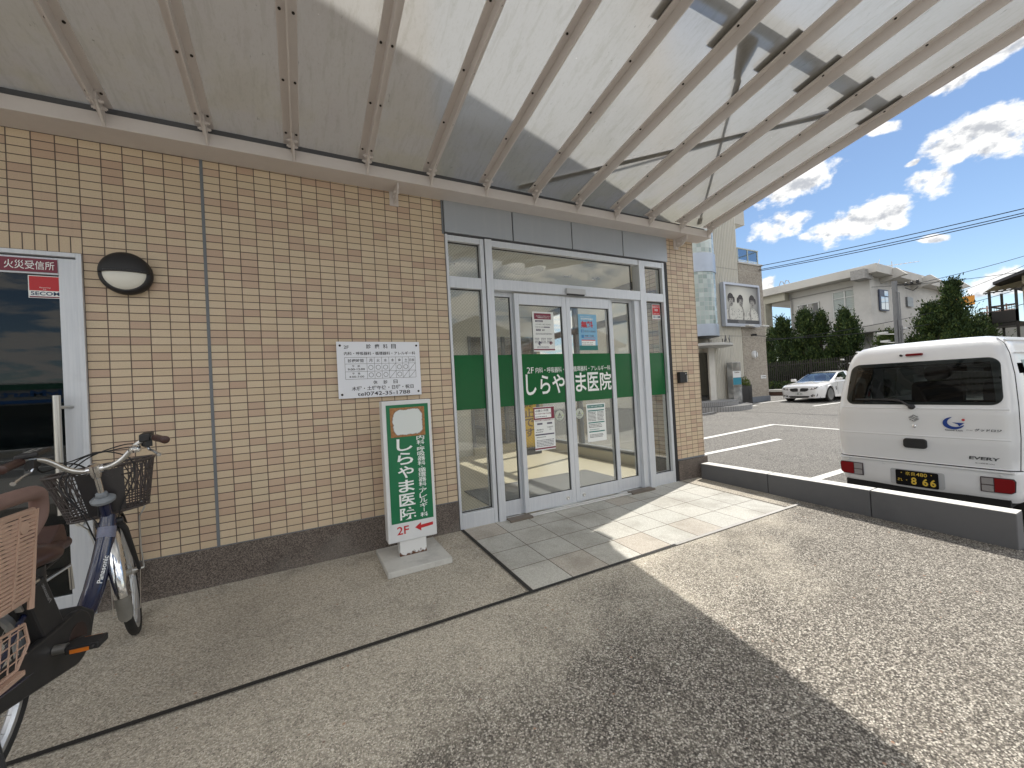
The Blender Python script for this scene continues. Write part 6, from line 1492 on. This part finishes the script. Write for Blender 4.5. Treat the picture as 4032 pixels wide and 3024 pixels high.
# ------------------------------------------------------------------ grey two storey building
gh = thing('grey_building', 'grey concrete two storey building with thick flat roof behind the conifers', 'building', (38, 12, 0))
M_conc = grime('grey_painted_concrete', (.56, .545, .52), .8, 0, .35, .8, .05); M_fas = grime('grey_fascia', (.58, .56, .525), .8, 0, .3, .6)
mb = MB(); mb.prism([(34.2, 9.05), (49, 9.6), (49, 16), (34.2, 14.0)], (0, 0, -.5), (1, 0, 0), (0, 1, 0), (0, 0, 7.8)); mb.box(34.0, 9.0, -.5, 34.6, 9.9, 7.3); mb.build('wall', M_conc, gh)
mb = MB(); mb.prism([(33.2, 8.31), (49.4, 9.05), (49.4, 18), (33.2, 18)], (0, 0, 7.32), (1, 0, 0), (0, 1, 0), (0, 0, .56)); mb.build('roof', M_fas, gh, bevel=.02)
mb = MB(); mb.box(33.3, 15.35, -.5, 34.2, 16.1, 6.75); mb.box(33.5, 14.0, 6.75, 34.2, 18, 7.32); mb.build('corner_pillar', grime('stained_concrete', (.42, .40, .33), .8, 0, .5, 1.5), gh)
mb = MB(); mb.box(32.9, 8.0, 3.55, 34.2, 9.9, 4.0); mb.prism([(9.9, 3.3), (10.5, 3.3), (10.2, 4.0), (9.9, 4.0)], (32.9, 0, 0), (0, 1, 0), (0, 0, 1), (1.2, 0, 0)); mb.build('porch_slab', M_fas, gh)
for x in (35.8, 41.5, 47.5):
    mb = MB(); mb.prism([(7.75, 7.25), (9.4, 6.9), (9.4, 7.32), (8.4, 7.80), (8.25, 7.80)], (x, 0, 0), (0, 1, 0), (0, 0, 1), (.35, 0, 0)); mb.build('roof_bracket', M_fas, gh)
mb = MB(); mb.box(32.7, 8.75, 7.0, 33.8, 9.5, 7.6); mb.build('broken_bracket', grime('rough_concrete', (.36, .35, .34), .9, 0, .8, 9., .4), gh)
mb = MB(); mb.tube([(34.15, 9.9, 6.85), (34.15, 14, 6.85)], .03, 5); mb.build('cable_run', grime('grey_pipe', (.3, .29, .28), .6), gh); mb = MB(); mb.tube([(34.1, 13.95, 7.2), (34.0, 13.9, 6.9), (34.1, 13.85, 6.6), (34.1, 13.85, 2)], .05, 6); mb.build('pipe', grime('grey_pipe', (.3, .29, .28), .6), gh); mb = MB(); mb.tube([(34.0, 8.9, 2.0), (33.95, 9.3, 3.2)], .05, 6); mb.build('pipe', grime('grey_pipe', (.3, .29, .28), .6), gh)
def gwin(y0, y1, z0, z1, mull, cur):
    mb = MB(); x = 34.12; w_ = .06
    for a in ((y0, y0 + w_, z0, z1), (y1 - w_, y1, z0, z1)): mb.box(x, a[0], a[2], x + .1, a[1], a[3])
    for z in mull: mb.box(x - .01, y0 + w_, z - .03, x + .08, y1 - w_, z + .03)
    mb.box(x - .02, (y0 + y1) / 2 - .04, z0, x + .08, (y0 + y1) / 2 + .04, z1); w0 = mb.build('window', grime('white_window', (.6, .6, .58), .5), gh)
    mb = MB(); mb.box(34.16, y0, z0, 34.19, y1, z1); mb.build('pane', cur, w0)
gwin(9.74, 11.2, 4.86, 6.7, (4.88, 5.35, 6.2, 6.67), mat('pale_blind', fn=lambda t: (lambda x, y, z: dict(base=t.mix((z / .12).fract().gt(.85) * .5, (.34, .37, .34), (.5, .52, .5)), rough=.15))(*t.xyz()), coat=.8))
gwin(12.04, 13.5, 4.6, 6.27, (6.24,), mat('curtain_glass', fn=lambda t: (lambda x, y, z: dict(base=t.mix(((y * 9.) + t.noise(3., None, 2) * 2.).sin().ss(-.4, .8), (.10, .09, .08), (.34, .32, .30)), rough=.15))(*t.xyz()), coat=.8))
mb = MB(); mb.box(35.3, 8.98, 5.07, 36.6, 9.05, 6.5); w0 = mb.build('window', grime('blue_frame', (.08, .10, .16), .5), gh); mb = MB()
for a in ((35.42, 35.95, 5.15, 6.0), (36.02, 36.5, 5.15, 6.0), (35.95, 36.5, 6.08, 6.42)): mb.box(a[0], 8.96, a[2], a[1], 8.979, a[3])
mb.build('pane', mat('sky_pane', (.5, .58, .66), .03, .8), w0)
mb = MB(); mb.box(40.2, 9.15, 5.6, 41.2, 9.4, 6.3); mb.build('window', grime('grey_pane', (.16, .17, .18), .2), gh)
mb = MB()
for y in (14.6, 15.0): mb.tube([(34.8, y, 7.8), (34.8, y, 8.3), (35.0, y, 8.55), (35.3, y, 8.55), (35.5, y, 8.3), (35.5, y, 7.8)], .03, 6)
mb.build('roof_ladder_rail', grime('rail_grey', (.3, .3, .28), .5), gh)
mb = MB()
for z in range(12): mb.box(36.5, 14.2, 4.0 + z * .22, 37.0, 15.2, 4.03 + z * .22)
mb.bar((36.5, 14.25, 3.5), (36.5, 14.25, 6.8), .06, .06, (0, 1, 0)); mb.build('outside_stair', grime('stair_steel', (.28, .28, .27), .6), gh)
mb = MB(); mb.tube([(42.0, 10.5, 7.8), (42.0, 10.5, 9.5)], .03, 6); mb.tube([(40.6, 10.9, 9.0), (44.8, 9.8, 9.55)], .02, 5)
for k in range(9): a = k / 8; c = Vector((40.7 + 4 * a, 10.87 - 1.05 * a, 9.02 + .52 * a)); mb.tube([c + Vector((.1, .35 - .2 * a, 0)), c - Vector((.1, .35 - .2 * a, 0))], .012, 4)
mb.tube([(40.6, 10.9, 9.0), (40.2, 10.6, 9.5)], .02, 5); mb.tube([(40.6, 10.9, 9.0), (40.3, 11.2, 8.5)], .02, 5); solo(mb, 'roof_aerial', M_steel, 'thin fishbone television aerial on the grey flat roof', 'aerial', (42, 10.5, 7.8))

# ------------------------------------------------------------------ utility pole and cables
up_ = thing('utility_pole', 'grey steel utility pole with cable bundle in front of grey building', 'utility pole', (28, 5.78, -.3))
M_pole = grime('weathered_pole', (.20, .205, .215), .6, .2, .3); x, y = 28, 5.78
mb = MB(); mb.tube([(x, y, -.4), (x, y, 5.65)], [.14, .115], 12); mb.build('post', M_pole, up_)
mb = MB()
for d_ in (-.10, .0, .10): mb.tube([(x - .16, y + d_ - .14, -.3), (x - .16, y + d_ - .14, 3.6 + d_ * 3)], .035, 6)
mb.tube([(x - .12, y - .2, -.3), (x - .12, y - .2, 5.0), (x, y + .12, 5.3)], .03, 6); mb.build('cable_pipe', M_pole, up_)
mb = MB(); mb.bar((x, y - .1, 5.45), (x, y - 1.0, 5.25), .05, .05)
for k in range(3): mb.lathe((x - .03, y - .45 - .22 * k, 5.30 + .02 * k), (0, 0, 1), [(.06, 0), (.075, .05), (.05, .09), (.07, .13), (.02, .17)], 10)
mb.tube([(x, y - .4, 5.2), (x, y - .7, 5.0), (x, y - .9, 5.15)], .02, 5); mb.build('insulator_arm', M_bblack, up_)
for z, a in ((3.0, 1), (2.55, .85), (3.12, -.45)):
    mb = MB(); mb.bar((x, y + .1 * a, z - .08), (x - .05, y + .75 * a, z), .05, .05); mb.box(x - .12, y + min(.4 * a, .8 * a), z, x + .1, y + max(.4 * a, .8 * a), z + .09); mb.build('pole_lamp', M_signw, up_)
def cable(pts, label, r=.012, sag=.15):
    P = []
    for (a, b) in zip(pts[:-1], pts[1:]):
        a, b = Vector(a), Vector(b)
        for k in range(13):
            t_ = k / 12; P.append(a.lerp(b, t_) - Vector((0, 0, sag * 4 * t_ * (1 - t_))))
    Q = [P[0]] + [q for p_, q in zip(P, P[1:]) if (q - p_).length > 1e-4]
    solo(MB().tube(Q, r, 5), 'overhead_cable', mat('cable_black', (.02, .022, .028), .7), label, 'cable', pts[0], 'overhead cables')
cable([(21.1, 8.62, 6.62), (21.6, .35, 6.12), (22, -9, 5.9)], 'uppermost of the three cables leaving the tiled corner', .016, .06)
cable([(21.1, 8.62, 6.44), (21.6, .35, 5.98), (22, -9, 5.75)], 'middle one of the three cables leaving the tiled corner', .016, .06)
cable([(21.1, 8.62, 6.38), (21.6, .35, 5.90), (22, -9, 5.65)], 'lowest of the three cables leaving the tiled corner', .016, .08)
cable([(24, 10.5, 3.1), (28, 5.9, 3.6), (35.5, 2.6, 5.2)], 'sagging cable passing the pole under the grey window', .014, .10)
cable([(26, 13, 3.6), (28, 5.9, 3.15), (35.5, 2.3, 4.4)], 'dark cable joining the pole lamps with the balcony house', .017, .15)
cable([(34.2, 9.2, 6.6), (35.5, 3.0, 6.0), (36, -2, 6.3)], 'cable from the grey wall to the eave of balcony house', .014, .12)
cable([(28, 5.3, 5.3), (37, 1.8, 7.3)], 'cable rising from the pole top toward the right edge', .014, .12)
cable([(45, 8.8, 6.3), (37, 2.0, 7.0)], 'cable from the far end of grey roof toward the right', .014, .10)

# ------------------------------------------------------------------ balcony house
bh = thing('balcony_house', 'cream house with dark tiled eave and roofed balcony at the right edge', 'house', (38, 1, -.3))
M_cream = grime('cream_mortar', (.50, .45, .34), .85, 0, .3, 1.2); M_dkm = grime('dark_bronze', (.030, .027, .025), .5, .2, .2)
mb = MB(); mb.box(36.3, -7, -1, 45, 3.15, 6.0); mb.build('wall', M_cream, bh)
mb = MB(); mb.prism([(4.05, 5.70), (-2, 7.9), (-8, 5.7), (-8, 5.55), (-2, 7.72), (4.05, 5.55)], (35.5, 0, 0), (0, 1, 0), (0, 0, 1), (10.6, 0, 0)); mb.prism([(3.15, 5.9), (-2, 7.7), (-7, 5.9)], (36.3, 0, 0), (0, 1, 0), (0, 0, 1), (8, 0, 0)); mb.build('roof', grime('grey_roof_tile', (.06, .06, .065), .6, 0, .3, 3.), bh)
mb = MB(); mb.box(35.3, 3.15, 3.15, 37.6, 4.2, 3.35); mb.box(35.25, 3.15, 3.35, 35.33, 4.22, 4.0); mb.box(35.25, 4.14, 3.35, 37.6, 4.22, 4.0)
mb.bar((35.29, 3.15, 4.3), (35.29, 4.2, 4.3), .06, .07); mb.bar((35.29, 4.18, 4.3), (37.6, 4.18, 4.3), .06, .07)
for k in range(12): mb.bar((35.29, 3.2 + k * .09, 4.0), (35.29, 3.2 + k * .09, 4.3), .015, .015, (1, 0, 0))
mb.build('balcony', M_dkm, bh)
mb = MB()
for p in ((35.3, 4.16), (37.5, 4.16), (35.3, 3.2)): mb.bar((p[0], p[1], -1), (p[0], p[1], 5.2), .10, .10, (1, 0, 0))
for k in range(5): y = 3.05 + k * .30; mb.bar((35.1, y, 5.10 - .06), (37.7, y, 5.75), .05, .05)
for k in range(4): q = k / 3; mb.bar((35.1 + 2.6 * q, 3.0, 5.08 + .66 * q), (35.1 + 2.6 * q, 4.35, 5.08 + .66 * q), .06, .06)
vr = mb.build('balcony_frame', M_dkm, bh)
mb = MB(); mb.quad((35.1, 3.0, 5.14), (37.7, 3.0, 5.80), (37.7, 4.35, 5.80), (35.1, 4.35, 5.14)); cs = bpy.data.materials.new('cream_sheet'); cs.use_nodes = True; t = NT(cs.node_tree); t.n.clear(); o1 = t.new('ShaderNodeOutputMaterial'); o2 = t.new('ShaderNodeBsdfTranslucent'); t.put(o2.inputs[0], (.75, .68, .5)); t.l.new(o2.outputs[0], o1.inputs[0]); mb.build('balcony_roof', cs, vr)
mb = MB(); mb.box(36.25, 1.7, 3.8, 36.31, 2.9, 5.3); w0 = mb.build('window', M_dkm, bh); mb = MB(); mb.box(36.24, 1.76, 3.86, 36.25, 2.84, 5.24); mb.build('pane', mat('olive_pane', (.10, .095, .06), .2), w0)
# far roofs and the orange board
ob_ = thing('orange_board', 'orange advertising board above the far roofs', 'sign', (50, 10, 0))
mb = MB(); mb.box(52.0, 8.6, 6.2, 52.1, 10.6, 7.0); mb.build('face', mat('orange_face', (.62, .26, .03), .5), ob_); mb = MB(); mb.box(52.1, 9.5, 0, 52.2, 9.7, 6.3); mb.build('post', M_dkm, ob_)
fh = thing('far_house', 'pale far house with grey roof beyond the conifers', 'house', (52, 6, 0))
mb = MB(); mb.box(50, 5.5, -1, 58, 9.4, 4.1); mb.build('wall', grime('far_wall', (.36, .37, .36), .8), fh); mb = MB()
for k in range(5): mb.bar((49.6 + .0, 6.0, 4.2 + k * .33), (49.6, 8.8 - k * .25, 4.2 + k * .33), .1, .08)
for y in (6.4, 7.4): mb.bar((49.6, y, 4.1), (49.6, y, 5.7), .08, .08, (1, 0, 0))
mb.build('roof_lattice', grime('pale_lattice', (.55, .40, .36), .6), fh)
# ------------------------------------------------------------------ across the road (seen in the glass)
pf = thing('pipe_fence', 'white pipe fence along the road side of the front parking area', 'fence', (-2, -15.7, lz(-16)))
mb = MB()
for k in range(18): mb.cyl((-18 + k * 1.5, -15.7, -.9), (-18 + k * 1.5, -15.7, .1), .03, 6)
mb.build('posts', M_signw, pf); mb = MB()
for z in (.08, -.25, -.55): mb.cyl((-18, -15.7, z), (7.5, -15.7, z), .022, 6)
mb.build('rails', M_signw, pf)
cv = thing('convenience_store', 'convenience store with green and blue fascia across the road', 'shop', (-13, -34, -1))
mb = MB(); mb.box(-22, -42, -1.05, -5, -33, 3.2); mb.build('wall', grime('shop_wall', (.55, .55, .54), .8), cv)
mb = MB(); mb.box(-22.1, -33.0, 1.9, -4.9, -32.8, 3.1); fs_ = mb.build('fascia', mat('fascia_white', (.30, .31, .31), .6), cv); mb = MB(); mb.box(-22.1, -32.8, 2.75, -4.9, -32.77, 3.1); mb.build('green_stripe', mat('shop_green', (.02, .12, .07), .6), fs_); mb = MB(); mb.box(-22.1, -32.8, 1.9, -4.9, -32.77, 2.1); mb.build('blue_stripe', mat('shop_blue', (.01, .10, .35), .4), fs_)
mb = MB(); text(mb, 'FamilyMart', (-11.0, -32.76, 2.2), (-1, 0, 0), UZ, 4.6, .48, .03); mb.build('lettering', mat('shop_blue', (.01, .10, .35), .4), fs_)
mb = MB(); mb.box(-21, -33.0, -.9, -6, -32.97, 1.8); mb.build('shop_window', G_dark, cv)
def house(x, y, w_, d_, h, label, rc):
    hs = thing('street_house', label, 'house', (x, y, -1)); M_ = grime('house_wall_%d' % int(x), (.60, .58, .53), .85, 0, .25, .6)
    mb = MB(); mb.box(x - w_ / 2, y - d_, -1.05, x + w_ / 2, y, h); mb.build('wall', M_, hs)
    mb = MB(); mb.prism([(-w_ / 2 - .6, h), (0, h + w_ * .22), (w_ / 2 + .6, h), (w_ / 2 + .6, h - .2), (-w_ / 2 - .6, h - .2)], (x, y + .6, 0), (1, 0, 0), (0, 0, 1), (0, -d_ - 1.2, 0)); mb.build('roof', grime('roof_%d' % int(x), rc, .7, 0, .3), hs)
    for a in (-.28, .22):
        mb = MB(); mb.box(x + w_ * a - .8, y, h * .55, x + w_ * a + .8, y + .05, h * .55 + 1.2); mb.build('window', M_dark, hs)
house(4, -30, 9, 8, 5.4, 'cream house with brown roof across the road', (.10, .065, .05)); house(15, -31, 10, 8, 5.8, 'house with dark grey roof across the road', (.05, .05, .055)); house(27, -30, 9, 8, 5.2, 'house with reddish roof farther along the road', (.14, .06, .04)); house(-28, -30, 9, 8, 5.6, 'house with grey roof left of the shop', (.07, .07, .07))
for o in bpy.data.objects:
    if '_o' in o: del o['_o']
